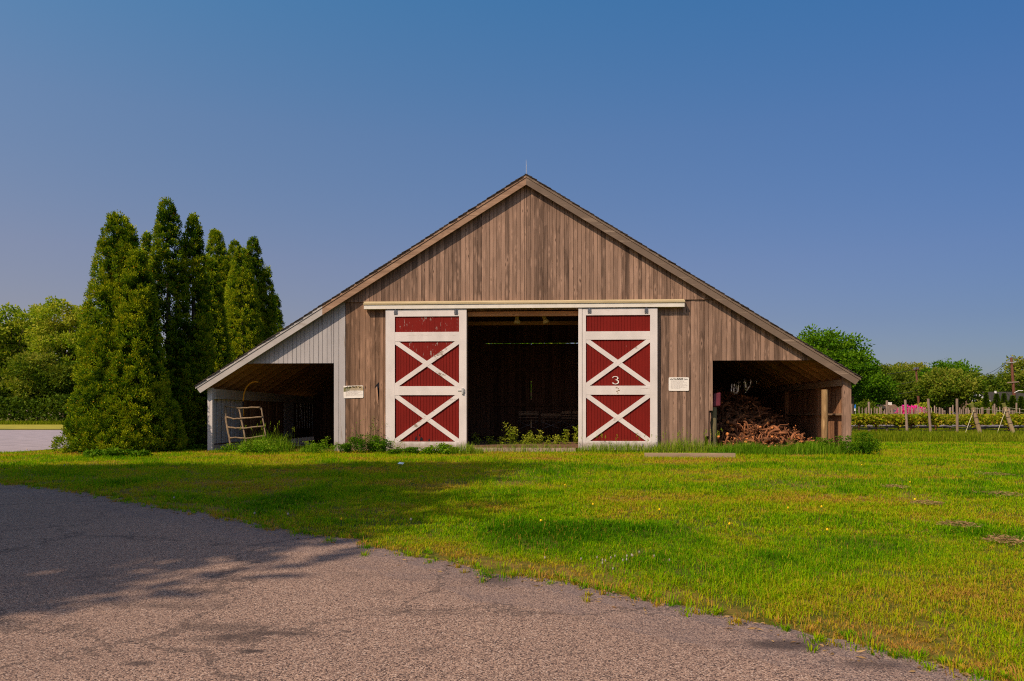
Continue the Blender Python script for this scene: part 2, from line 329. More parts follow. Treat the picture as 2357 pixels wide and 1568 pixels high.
# asphalt: rolled stone chips in dark binder
def asphalt(name, tint=(1,1,1)):
    m, t, b = mat(name); b.inputs['Roughness'].default_value = .85
    v = N(t, 'ShaderNodeTexVoronoi', feature='F1'); v.inputs['Scale'].default_value = 175
    wob = noise(t, pos(t), 40, 2); ad = N(t, 'ShaderNodeVectorMath', operation='ADD')
    L(t, pos(t), ad.inputs[0]); sc = N(t, 'ShaderNodeVectorMath', operation='SCALE'); sc.inputs['Scale'].default_value = .012
    cb = N(t, 'ShaderNodeCombineXYZ'); L(t, wob, cb.inputs[0]); L(t, wob, cb.inputs[1]); L(t, cb.outputs[0], sc.inputs[0]); L(t, sc.outputs[0], ad.inputs[1])
    L(t, ad.outputs[0], v.inputs['Vector'])
    sv = N(t, 'ShaderNodeSeparateXYZ'); L(t, v.outputs['Color'], sv.inputs[0])
    stone = ramp(t, sv.outputs[0], [(0., (.05,.035,.03)), (.18, (.11,.07,.055)), (.28, (.28,.18,.135)), (.6, (.40,.26,.19)), (.9, (.56,.38,.27)), (1., (.68,.53,.43))])
    col = mixc(t, ramp(t, v.outputs['Distance'], [(.5, 0.), (.85, .6)]), stone, (.07,.05,.045))
    big = noise(t, pos(t, (1,1.6,1)), .55, 5, .6); col = mixc(t, ramp(t, big, [(.4, .0), (.75, .4)]), col, (.17,.115,.095))
    st = noise(t, pos(t, (1.0,2.4,1)), 1.3, 5, .65); col = mixc(t, ramp(t, st, [(.60, .0), (.74, .6)]), col, (.06,.045,.04))
    # fine bluish dust washed to the lawn edge (tone of the strip)
    ed = math_(t, 'ADD', attr(t), math_(t, 'MULTIPLY', math_(t, 'SUBTRACT', noise(t, pos(t), 3.5, 4), .5), .9))
    col = mixc(t, ramp(t, ed, [(.40, 0.), (.95, .5)]), col, (.15,.125,.13))
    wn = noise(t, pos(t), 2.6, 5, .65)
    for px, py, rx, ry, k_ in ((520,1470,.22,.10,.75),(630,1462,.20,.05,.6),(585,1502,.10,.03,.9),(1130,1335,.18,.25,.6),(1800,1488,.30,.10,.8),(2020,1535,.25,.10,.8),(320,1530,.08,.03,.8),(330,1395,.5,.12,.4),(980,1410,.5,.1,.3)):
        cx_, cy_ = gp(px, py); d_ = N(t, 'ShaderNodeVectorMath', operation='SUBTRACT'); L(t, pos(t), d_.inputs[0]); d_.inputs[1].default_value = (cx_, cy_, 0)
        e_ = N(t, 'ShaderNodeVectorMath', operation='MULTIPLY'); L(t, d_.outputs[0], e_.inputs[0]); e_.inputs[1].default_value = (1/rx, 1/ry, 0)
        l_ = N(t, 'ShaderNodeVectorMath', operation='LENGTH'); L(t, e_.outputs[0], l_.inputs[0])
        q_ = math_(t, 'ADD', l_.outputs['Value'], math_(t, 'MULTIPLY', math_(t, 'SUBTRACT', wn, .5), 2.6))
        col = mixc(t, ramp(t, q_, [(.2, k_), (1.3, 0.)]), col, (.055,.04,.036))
    ck = N(t, 'ShaderNodeTexVoronoi', feature='DISTANCE_TO_EDGE'); ck.inputs['Scale'].default_value = .42
    wv = N(t, 'ShaderNodeVectorMath', operation='ADD'); L(t, pos(t), wv.inputs[0]); wc = N(t, 'ShaderNodeCombineXYZ'); L(t, wn, wc.inputs[0]); L(t, noise(t, pos(t), 2.1, 5, .7), wc.inputs[1]); L(t, wc.outputs[0], wv.inputs[1]); L(t, wv.outputs[0], ck.inputs['Vector'])
    col = mixc(t, ramp(t, ck.outputs['Distance'], [(.002, .55), (.012, 0.)]), col, (.05,.038,.034))
    col = mixc(t, 1.0, col, (.93,.90,.89), 'MULTIPLY')
    L(t, col, b.inputs['Base Color']); 
    bump(t, b, math_(t, 'SUBTRACT', 1.0, v.outputs['Distance']), .6, .004); return m
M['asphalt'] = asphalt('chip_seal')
M['road'] = plain('far_pavement', (.34,.28,.29), .9, var=.2, scale=1.5, bmp=.1)
def soil(name):
    m, t, b = mat(name); b.inputs['Roughness'].default_value = .95
    n = noise(t, pos(t), .35, 6, .62); n2 = noise(t, pos(t), 9, 5, .7)
    f = math_(t, 'ADD', math_(t, 'MULTIPLY', n, .6), math_(t, 'MULTIPLY', n2, .4))
    L(t, ramp(t, f, [(.34, (.035,.05,.002)), (.48, (.08,.085,.004)), (.57, (.19,.125,.02)), (.68, (.34,.19,.055))]), b.inputs['Base Color'])
    bump(t, b, n2, .8, .03); return m
M['soil'] = soil('lawn_thatch')
M['farfield'] = plain('mown_field', (.34,.29,.03), .95, var=.3, scale=.8)

# ------------------------------------------------------------------ the setting: ground, drive, road
F = 19.4                                             # the barn front
EDGE = [gp(*p) for p in [(0,1111),(210,1134),(300,1151),(450,1176),(550,1196),(650,1216),(740,1236),(820,1243),(850,1258),(950,1276),
        (1050,1293),(1125,1321),(1178,1326),(1328,1347),(1478,1379),(1603,1402),(1728,1432),(1828,1452),(1978,1477),(2103,1512),(2228,1547),(2278,1564)]]
EDGE = [(-40,17),(-18,14.2),(-12,12.3)] + EDGE + [(2.3,1.9),(3.6,.2),(6,-3)]
EX = np.array([e[0] for e in EDGE]); EY = np.array([e[1] for e in EDGE])
def edge_y(x):
    return np.interp(x, EX, EY) + .16*(fbm(np.asarray(x)*2.3+50, np.asarray(x)*0., 71, 4)-.5) + .05*(vnoise(np.asarray(x)*19+90, np.asarray(x)*0., 72)-.5)
g = MB(); n = 3000
g.add([(-n,-n,0),(n,-n,0),(n,n,0),(-n,n,0)], [(0,1,2,3)])
tag(g.build('ground', M['soil']), kind='structure')
xs = np.concatenate([np.linspace(-40,-9,40), np.linspace(-8.9,2.6,460), np.linspace(2.65,6,30)])
ey = edge_y(xs); V = []; Fc = []; A = []
for i, (x, y) in enumerate(zip(xs, ey)):
    for o in (0, .10, .28, .7, 1.6): V.append((x, y - o*1.0, .006 if o else .002))
    V.append((x, -30, .006))
for i in range(len(xs)-1):
    for j in range(5):
        a = i*6+j; Fc.append((a, a+1, a+7, a+6)); A.append((1., .85, .6, .3, 0.)[j])
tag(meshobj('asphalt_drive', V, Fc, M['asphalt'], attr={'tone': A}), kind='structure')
rd = MB()
P1 = [gp(-500,1062), gp(0,1043), gp(90,1037), gp(165,1030), gp(260,1018), gp(300,990.2), gp(-1500,990.2)]
rd.add([(x,y,.008) for x,y in P1], [tuple(range(len(P1)))])
tag(rd.build('road', M['road']), kind='structure')
ff = MB(); ff.add([(-160,50,.004),(-18,50,.004),(-18,130,.004),(-160,130,.004)], [(0,1,2,3)])
tag(ff.build('field', M['farfield']), kind='structure')

# ------------------------------------------------------------------ the barn
FR = F - .20                                         # front of the rake boards
AX, AZ = pt(1211, 402, FR); LX, LZ = pt(450, 889, FR); RX, RZ = pt(1981, 869, FR)
YB = F + 8.8                                         # back wall
def zr(x):                                           # top of the roof covering
    return AZ + (x-AX)*((LZ-AZ)/(LX-AX)) if x < AX else AZ + (x-AX)*((RZ-AZ)/(RX-AX))
def X(px): return pt(px, 900, F)[0]
def Z(px, py): return pt(px, py, F)[1]
barn = thing('barn', (0, F, 0), 'weathered wooden barn with open red doors and a lean-to on each side', 'barn')
def board_wall(name, u0, u1, top, bot, w, thick, bw, m, parent, seed, breaks=(), along='x', flip=False, jag=0.0):
    r = random.Random(seed); us = [u0]; 
    while us[-1] < u1 - 1e-6:
        nx = us[-1] + bw*r.uniform(.86,1.14)
        if u1 - nx < bw*.45: nx = u1
        for b_ in breaks:
            if us[-1] + 1e-4 < b_ < nx - 1e-4: nx = b_; break
        us.append(nx)
    cols = []; tone = []
    sgn = -1 if flip else 1
    for a, b_ in zip(us[:-1], us[1:]):
        gq = min(.0060, bw*.05); t_ = r.random(); d = r.uniform(0,.005)*sgn; bz = bot((a+b_)/2) + r.uniform(-jag, jag)
        cols += [(a+gq, w+d, bz), (b_-gq, w+d, bz), (b_, w+.020*sgn, bz)]; tone += [t_, t_*.35, t_*.35]
    cols = cols[:-1]; tone = tone[:-2]
    V = []; Fs = []; A = []
    P = (lambda u, v, z: (u, v, z)) if along == 'x' else (lambda u, v, z: (v, u, z))
    for u, v, bz in cols:
        zt = top(u); V += [P(u, v, bz), P(u, v, zt), P(u, w+thick*sgn, bz), P(u, w+thick*sgn, zt)]
    for i in range(len(cols)-1):
        a = i*4; b_ = a+4
        Fs += [(a, b_, b_+1, a+1), (b_+2, a+2, a+3, b_+3), (a+1, b_+1, b_+3, a+3), (a, a+2, b_+2, b_)]; A += [tone[i]]*4
    e = (len(cols)-1)*4
    Fs += [(0,1,3,2), (e+1,e,e+2,e+3)]; A += [tone[0], tone[-1]]
    return meshobj(name, V, Fs, m, parent, attr={'tone': A})
XL, XR = X(484), X(1949)                             # outer side walls
xw0, xw1 = X(768), X(795)                            # white corner boards
xo0, xo1 = X(1076), X(1333)                          # doorway
xs0 = X(1641)                                        # right lean-to opening
ZG = Z(1211, 693)                                    # foot of the upper gable boards
under = lambda x: zr(x) - .075
topg = lambda x: min(under(x), ZG + .02)
board_wall('gable_wall', X(782), X(1645), under, lambda x: ZG, F-.035, .03, .108, M['barn'], barn, 3, (AX,))
board_wall('front_wall', xw1, xo0, topg, lambda x: .02, F, .03, .128, M['barnlow'], barn, 5)
def botr(x):
    px = 1258 + x/F*FPX
    return .04 if x < X(1622) else (Z(1630,1040) if x < X(1624) else (Z(1630,1003) if x < X(1631) else Z(1636, 944)))
board_wall('front_wall', xo1, xs0, topg, botr, F+.001, .03, .118, M['barn'], barn, 8, (X(1622), X(1631)), jag=.02)
board_wall('lintel_wall', xo0, xo1, topg, lambda x: Z(1200,714), F+.002, .03, .12, M['barnlow'], barn, 9)
ZHL, ZHR = Z(660, 836.5), Z(1780, 829.5)
def xat(z, lo, hi):
    for _ in range(50):
        mid = (lo+hi)/2
        if (under(mid) > z) == (under(hi) > z): hi = mid
        else: lo = mid
    return (lo+hi)/2
xl_ = xat(ZHL, LX, AX) + .01; xr_ = xat(ZHR, AX, RX) - .01
board_wall('white_header_wall', xl_, xw0, lambda x: max(under(x), ZHL+.005), lambda x: ZHL, F+.003, .03, .125, M['whitewall'], barn, 12)
board_wall('white_corner_boards', xw0, xw1, topg, lambda x: .02, F+.002, .032, .15, M['whitewall'], barn, 13)
board_wall('brown_header_wall', xs0, xr_, lambda x: max(under(x), ZHR+.005), lambda x: ZHR, F+.003, .03, .122, M['barn'], barn, 15)
# roof: shingle courses, deck, rafters, rake boards
rf = MB(); rnd = random.Random(4)
for sx, (ex, ez) in ((-1, (LX, LZ)), (1, (RX, RZ))):
    d = Vector((AX-ex, 0, AZ-ez)); Ls = d.length; d.normalize(); nrm = Vector((-d.z, 0, d.x)) * (1 if d.x > 0 else -1)
    nc = int(Ls/.15)
    for k in range(nc+1):
        s0 = -.03 + k*Ls/nc; s1 = min(s0 + .24, Ls + (.015 if sx < 0 else .0))
        p0 = Vector((ex,0,ez)) + d*s0; p1 = Vector((ex,0,ez)) + d*s1
        y0 = FR - .035 + rnd.uniform(-.012,.012); lift = .020 + rnd.uniform(0,.012); rf.a = rnd.random()
        a = p0 + nrm*lift; b_ = p1 + nrm*.004; c_ = p1 - nrm*.012; e_ = p0 + nrm*(lift-.016)
        rf.prism([(a.x,a.z),(b_.x,b_.z),(c_.x,c_.z),(e_.x,e_.z)], y0, YB+.3)
ro = rf.build('roof', M['shingle'], barn)
for sx, (ex, ez), wm, split in ((-1, (LX, LZ), 'rake', None), (1, (RX, RZ), 'rakegrey', None)):
    dk = MB(); off = lambda x, o: (x, zr(x)-o)
    e2 = ex + .05*(1 if sx < 0 else -1)
    dk.prism([off(e2,.022), off(AX,.022), off(AX,.062), off(e2,.062)], FR+.012, YB+.28)
    dk.build('roof_deck', M['rafter'], barn)
    for k in range(15):
        r_ = MB(); yy = F + .38 + k*.6; r_.a = rnd.random()
        r_.prism([off(e2,.064), off(AX,.064), off(AX,.235), off(e2,.215)], yy, yy+.042)
        r_.build('rafter', M['rafter'], barn)
    # rake boards, the lower stretch of the left one painted
    cut = .22*.5
    segs = [(ex, AX)] if sx > 0 else [(ex, X(747)), (X(747), AX)]
    for si, (xa, xb) in enumerate(segs):
        rk = MB(); rk.a = .5 + .2*si
        lo = xa + (.13 if sx < 0 and si == 0 else (-.13 if sx > 0 else 0))
        rk.prism([off(xa,.024), off(xb,.024), off(xb,.27), (lo, zr(lo)-.27)], FR, FR+.04)
        rk.build('rake_board', M['rakegrey'] if sx > 0 else M['rakewhite' if si == 0 else 'rake'], barn)
        tr = MB(); tr.prism([off(xa,.012), off(xb,.012), off(xb,.075), off(xa,.075)], FR-.016, FR-.001); tr.build('rake_trim', M['rakegrey'] if sx > 0 else M['rakewhite' if si == 0 else 'rake'], barn)
lr = MB(); lr.tube([(AX+.0,FR+.15,AZ-.02),(AX,FR+.15,AZ+.28),(AX-.005,FR+.15,AZ+.46)], [.009,.007,.003], 6); lr.build('lightning_rod', M['steel'], barn)
# side walls, partitions, back wall
XLi, XRi = X(490), X(1942)
zt_l = Z(484, 897); zt_r = Z(1949, 878)
def vpost(name, x0, x1, y0, y1, z0, z1, m, a=.5):
    b_ = MB(); b_.a = a; b_.box(x0,x1,y0,y1,z0,z1); return b_.build(name, m, barn)
vpost('corner_post', X(478), X(489), F-.01, F+.10, .02, Z(484,893), M['innerwhite'], .8)
vpost('corner_post', X(1941), X(1959), F-.012, F+.11, .02, zr(X(1959))-.07, M['barn'], .62)
board_wall('side_wall', F+.10, YB+.06, lambda u: zt_l+.0, lambda u: .02, X(480), .03, .19, M['dark'], barn, 21, along='y', flip=True)  # dark backing added so the board gaps look shaded and leak no sun
board_wall('side_wall', F+.11, YB+.06, lambda u: zr(X(1956))-.09, lambda u: .02, X(1950), .03, .15, M['inner'], barn, 22, along='y')
# left lean-to: pale stud boards, plate, sill, bars
r = random.Random(31); yy = F + .16; k = 0
while yy < F + 8.2:
    if yy < F+2.2: w_, gap, mm = .20, .10, 'innerwhite'
    elif yy < F+5.6: w_, gap, mm = .17, .07, 'inner'
    elif yy < F+6.6: w_, gap, mm = .95, .4, 'innerwhite'
    else: break
    vpost('wall_board', X(480)+.0015, X(480)+.045, yy, yy+w_, .2, Z(484,910), M[mm], r.random()); yy += w_ + gap
for k in range(7):
    b_ = MB(); yb = F+6.75+k*.28; b_.tube([(X(480)+.10,yb,.5),(X(480)+.10+r.uniform(-.03,.03),yb,zt_l-.25)], .016, 6); b_.build('stall_bar', M['steel'], barn)
b_ = MB(); b_.box(X(480)+.046, X(480)+.16, F+.1, F+8.7, Z(484,918), Z(484,895)); b_.build('wall_plate', M['plate'], barn)
b_ = MB(); b_.box(X(480)+.0, X(480)+.10, F+.1, F+8.7, .02, .16); b_.build('sill_beam', M['plate'], barn)
# right lean-to: plate, post, girt
b_ = MB(); b_.box(X(1950)-.15, X(1950)-.002, F+.11, F+8.7, Z(1949,888), Z(1949,876)+.03); b_.build('wall_plate', M['plateb'], barn)
for yq in (F+1.75, F+4.6): vpost('wall_stud', X(1950)-.12, X(1950)-.002, yq, yq+.17, .02, Z(1949,888)-.002, M['inner'], .7)
for ya, yb in ((F+.11, F+1.748), (F+1.922, F+4.598)):
    b_ = MB(); b_.box(X(1950)-.11, X(1950)-.002, ya, yb, 1.0, 1.05); b_.build('girt', M['plateb'], barn)
# partitions between the main room and the lean-tos, back wall with its closed doors
board_wall('partition_wall', F+.04, YB-.03, lambda u: zr(xw1)-.25, lambda u: .02, xw1-.05, .03, .15, M['dark'], barn, 41, along='y')
board_wall('partition_wall', F+.04, YB-.03, lambda u: zr(xs0)-.25, lambda u: .02, xs0-.1, .03, .15, M['dark'], barn, 42, along='y')
bx0, bx1, bzt = -2.42, 2.05, 3.84
board_wall('back_wall', X(480)+.0, bx0, lambda x: zr(x)-.08, lambda x: .0, YB, .03, .15, M['dark'], barn, 43)
board_wall('back_wall', bx1, X(1950), lambda x: zr(x)-.08, lambda x: .0, YB, .03, .15, M['dark'], barn, 44)
board_wall('back_wall', bx0-.06, bx1+.06, lambda x: zr(x)-.08, lambda x: bzt+.028, YB+.0305, .03, .15, M['dark'], barn, 45, (AX,))
for a, b2, sd in ((bx0-.12, -.626, 46), (-.615, bx1+.12, 47)):
    board_wall('back_door', a, b2, lambda x: bzt, lambda x: .12, YB+.035, .04, .14, M['dark'], barn, sd)
b_ = MB(); b_.box(xw1, xs0-.1, F+.05, YB, .02, .17); b_.build('barn_floor', M['dirt'], barn)
b_ = MB(); b_.box(xw1, xs0-.1, F+1.5, F+1.6, 3.66, 3.76); b_.build('tie_beam', M['rafter'], barn)
for za, zb, yo in ((.36,.50,.0),(.82,1.62,.0),(2.35,3.80,.0)):  # strips added over the door gap to cut the light coming through
    b_ = MB(); b_.box(-.68, -.56, YB+.0, YB+.034, za, zb); b_.build('slit_cover', M['dark'], barn)
for hz_ in (1.35, 2.75):
    b_ = MB(); b_.box(bx0+.05, bx1, YB-.06, YB+.03, hz_, hz_+.13); b_.build('back_rail', M['dark'], barn)
b_ = MB(); b_.a = .7; b_.box(xo0, xo1, F+.033, F+.16, Z(1200,727), Z(1200,716.5)); b_.build('lintel', M['lintel'], barn)
b_ = MB(); b_.box(xo0-.09, xo0, F+.034, F+.15, .17, Z(1200,716.5)); b_.build('door_post', M['barn'], barn)
b_ = MB(); b_.box(xo0+.15, xo1-.1, F-.22, F+.12, .0, .115); b_.build('door_sill', M['conc'], barn)
b_ = MB(); b_.box(xo0, xo1, F-.02, F+.3, .115, .175); b_.build('threshold', M['dirt'], barn)
b_ = MB(); b_.box(X(776), X(800), F-.04, F+.2, -.1, .03); b_.build('foundation_block', M['conc'], barn)
# door track
t0, t1 = X(841), X(1573); b_ = MB()
b_.box(t0, t1, F-.165, F-.036, Z(1200,711), Z(1200,701)); b_.build('door_track', M['track'], barn)
b_ = MB(); b_.add([(t0-.01,F-.185,Z(1200,701.2)),(t1+.01,F-.185,Z(1200,701.2)),(t1+.01,F-.036,Z(1200,701.2)),(t0-.01,F-.036,Z(1200,701.2)),
    (t0-.01,F-.185,Z(1200,697.5)),(t1+.01,F-.185,Z(1200,697.5)),(t1+.01,F-.036,Z(1200,692)),(t0-.01,F-.036,Z(1200,692))],
    [(0,3,2,1),(4,5,6,7),(0,1,5,4),(1,2,6,5),(2,3,7,6),(3,0,4,7)]); b_.build('track_cap', M['tracktop'], barn)
# sliding doors
def door(x0, x1, si, so, yt, yb, rails, label, left):
    """x0..x1 edges, si/so inner edges of the stiles, all in photo px"""
    pz = lambda y: Z((x0+x1)/2, y)
    yd = F - .10
    a, b2 = X(si), X(so)
    dr = board_wall('sliding_door', X(x0)+.02, X(x1)-.02, lambda x: pz(yt+2), lambda x: pz(yb-2), yd+.001, .025, .079, [M['red']], barn, 60+left)
    if label: dr['label'] = label
    dr.name = 'sliding_door'
    if left:  # worn panel boards of the upper panels
        wb = board_wall('worn_panel', a+.003, b2-.003, lambda x: pz(rails[0][0]), lambda x: pz(rails[0][1]), yd-.004, .004, .079, M['redworn'], dr, 70)
        cxp = (si+so)/2
        zt, zb = pz(rails[1][0]-.5), pz(837)
        tri = lambda x: zt - (zt-zb)*max(0., 1-abs(x-X(cxp))/((b2-a)/2))
        board_wall('worn_panel', X(si+16), X(so-16), lambda x: zt, lambda x: min(zt-.01, tri(x)+.02), yd-.004, .004, .079, M['redworn'], dr, 71, (X(cxp),))
    y0, y1 = yd-.030, yd-.0045
    for nm, xa, xb in (('stile', x0, si), ('stile', so, x1)):
        s_ = MB(); s_.a = rnd.random(); s_.box(X(xa), X(xb), y0, y1, pz(yb), pz(yt)); s_.build(nm, M['white'], dr)
    allr = [(yt, rails[0][0])] + [(rails[0][1], rails[1][0]), (rails[1][1], rails[2][0]), (rails[2][1], yb)]
    for ya, yb2 in allr:
        s_ = MB(); s_.a = rnd.random(); s_.box(a+.001, b2-.001, y0+.002, y1, pz(yb2), pz(ya)); s_.build('rail', M['whiteh'], dr)
    for ya, yb2 in rails[1:]:
        za, zb = pz(ya), pz(yb2); w_ = .125; Lx = b2-a; Lz = za-zb; h_ = w_/2*math.hypot(Lx,Lz)/Lx; v_ = w_/2*math.hypot(Lx,Lz)/Lz
        def br(up, o):
            # parallelogram clipped to the panel corners
            if up: poly = [(a,zb),(a+v_,zb),(b2,za-h_*1),(b2,za),(b2-v_,za),(a,zb+h_)]
            else: poly = [(a,za),(a,za-h_),(b2-v_,zb),(b2,zb),(b2,zb+h_),(a+v_,za)]
            s_ = MB(); s_.a = rnd.random(); s_.prism(poly, y0+.004+o, y1+o*.0)
            s_.build('cross_brace', M['whitex'], dr)
        br(True, 0); br(False, .004)
    return dr, yd
dl, yd = door(890, 1075, 911, 1058, 714, 1037.5, [(730,765.5),(787,889.5),(910,1016.5)], None, 1)
dr_, yd = door(1340, 1511.5, 1348, 1495, 711.5, 1036, [(727,764),(783,888.5),(909,1015)], None, 0)
tag(dl, 'red door with flaked paint and dark rot holes at its foot'); tag(dr_, 'red door carrying the white number 3')
b_ = MB(); b_.box(X(1331), X(1339), F-.135, F-.03, .03, Z(1335,711)); b_.build('door_jamb', M['white'], barn)
for d_, pxs, py in ((dl, (913, 1051), 720), (dr_, (1356, 1486), 717)):
    for px in pxs:
        h_ = MB(); x_, z_ = X(px), Z(px, py); y_ = yd-.031
        h_.box(x_-.045, x_-.012, y_-.012, y_, z_-.07, z_+.06); h_.box(x_+.012, x_+.045, y_-.012, y_, z_-.07, z_+.06)
        h_.box(x_-.012, x_+.012, y_-.022, y_, z_-.055, z_+.09)
        h_.box(x_-.05, x_+.05, y_-.016, y_-.0122, z_-.02, z_-.005)
        h_.build('hanger', M['metal'], d_)
h_ = MB(); x_, z_ = X(1064), Z(1064, 900); h_.box(x_-.10, x_+.02, yd-.045, yd-.031, z_-.012, z_+.018); h_.box(x_, x_+.05, yd-.07, yd-.031, z_-.09, z_+.07)
h_.box(x_+.05, x_+.075, yd-.06, yd-.031, z_-.05, z_+.05); h_.build('latch', M['steel'], dl)
for px, py, w_, hh in ((1004,1008,.05,.12),(1016,1010,.09,.10),(1034,1012,.05,.06),(1012,1001,.03,.06)):     # rot holes at the foot of the left door
    h_ = MB(); x_, z_ = X(px-45), Z(px, py); h_.prism([(x_-w_/2,z_-hh*.5),(x_+w_/2,z_-hh*.45),(x_+w_*.4,z_+hh*.2),(x_+w_*.1,z_+hh*.5),(x_-w_*.3,z_+hh*.1)], yd-.0035, yd+.003)
    h_.build('rot_hole', M['black'], dl)
# the number 3: flat-topped figure with a ball end, and the ghost of an older one on the rail
def ribbon(pts, wd):
    Lf, Rt = [], []
    for i, p in enumerate(pts):
        t_ = (Vector(pts[min(i+1,len(pts)-1)]) - Vector(pts[max(i-1,0)])).normalized(); nn = Vector((-t_.y, t_.x)); w_ = wd[i]/2
        Lf.append(Vector(p)+nn*w_); Rt.append(Vector(p)-nn*w_)
    return Lf, Rt
def figure3(parent, px, py, size, m, nm, y):
    x_, z_ = X(px), Z(px, py); pts = [(-.36,.30),(-.34,.44),(-.16,.5),(.06,.5),(.28,.40),(.30,.22),(.16,.09),(-.04,.06),(.16,.03),(.36,-.10),(.38,-.28),(.22,-.45),(-.04,-.5),(-.30,-.44),(-.38,-.30)]
    wd = [.12,.09,.07,.08,.13,.15,.10,.06,.10,.15,.16,.11,.08,.11,.17]
    Lf, Rt = ribbon(pts, wd); b_ = MB(); n_ = len(pts); vs = []
    for y_ in (y, y+.006):
        vs += [(x_+p.x*size, y_, z_+p.y*size) for p in Lf] + [(x_+p.x*size, y_, z_+p.y*size) for p in Rt]
    fs = []
    for i in range(n_-1):
        fs += [(i, i+1, n_+i+1, n_+i), (2*n_+i+1, 2*n_+i, 3*n_+i, 3*n_+i+1), (i+1, i, 2*n_+i, 2*n_+i+1), (n_+i, n_+i+1, 3*n_+i+1, 3*n_+i)]
    fs += [(0, n_, 3*n_, 2*n_), (n_-1, 3*n_-1, 4*n_-1, 2*n_-1)]
    b_.add(vs, fs); return b_.build(nm, m, parent)
figure3(dr_, 1416, 876, .205, M['signw'], 'number', yd-.012)
for i, (dx, dy, w_) in enumerate(((-2,-5,.05),(2,-3,.03),(3,1,.05),(-1,3,.04),(1,7,.03))):
    b_ = MB(); x_, z_ = X(1420+dx), Z(1420, 898+dy); b_.box(x_-w_/2, x_+w_/2, yd-.0305, yd-.028, z_-.014, z_+.012); b_.build('paint_scar', M['timber'], dr_)
# split board beside the sign
b_ = MB(); b_.prism([(X(862),Z(866,893)),(X(866),Z(866,886)),(X(872),Z(866,880)),(X(873),Z(866,935)),(X(870),Z(866,912)),(X(867),Z(866,893))], F-.004, F+.003); b_.build('board_gap', M['black'], barn)
b_ = MB(); b_.a = .9; b_.add([(X(864.5),F-.003,Z(866,893)),(X(869),F-.045,Z(866,889)),(X(870.5),F-.04,Z(866,905)),(X(871.5),F-.003,Z(866,934)),(X(864.8),F-.003,Z(866,920))],[(0,1,2),(0,2,3,4)])
b_.build('split_board', M['barnlow'], barn)

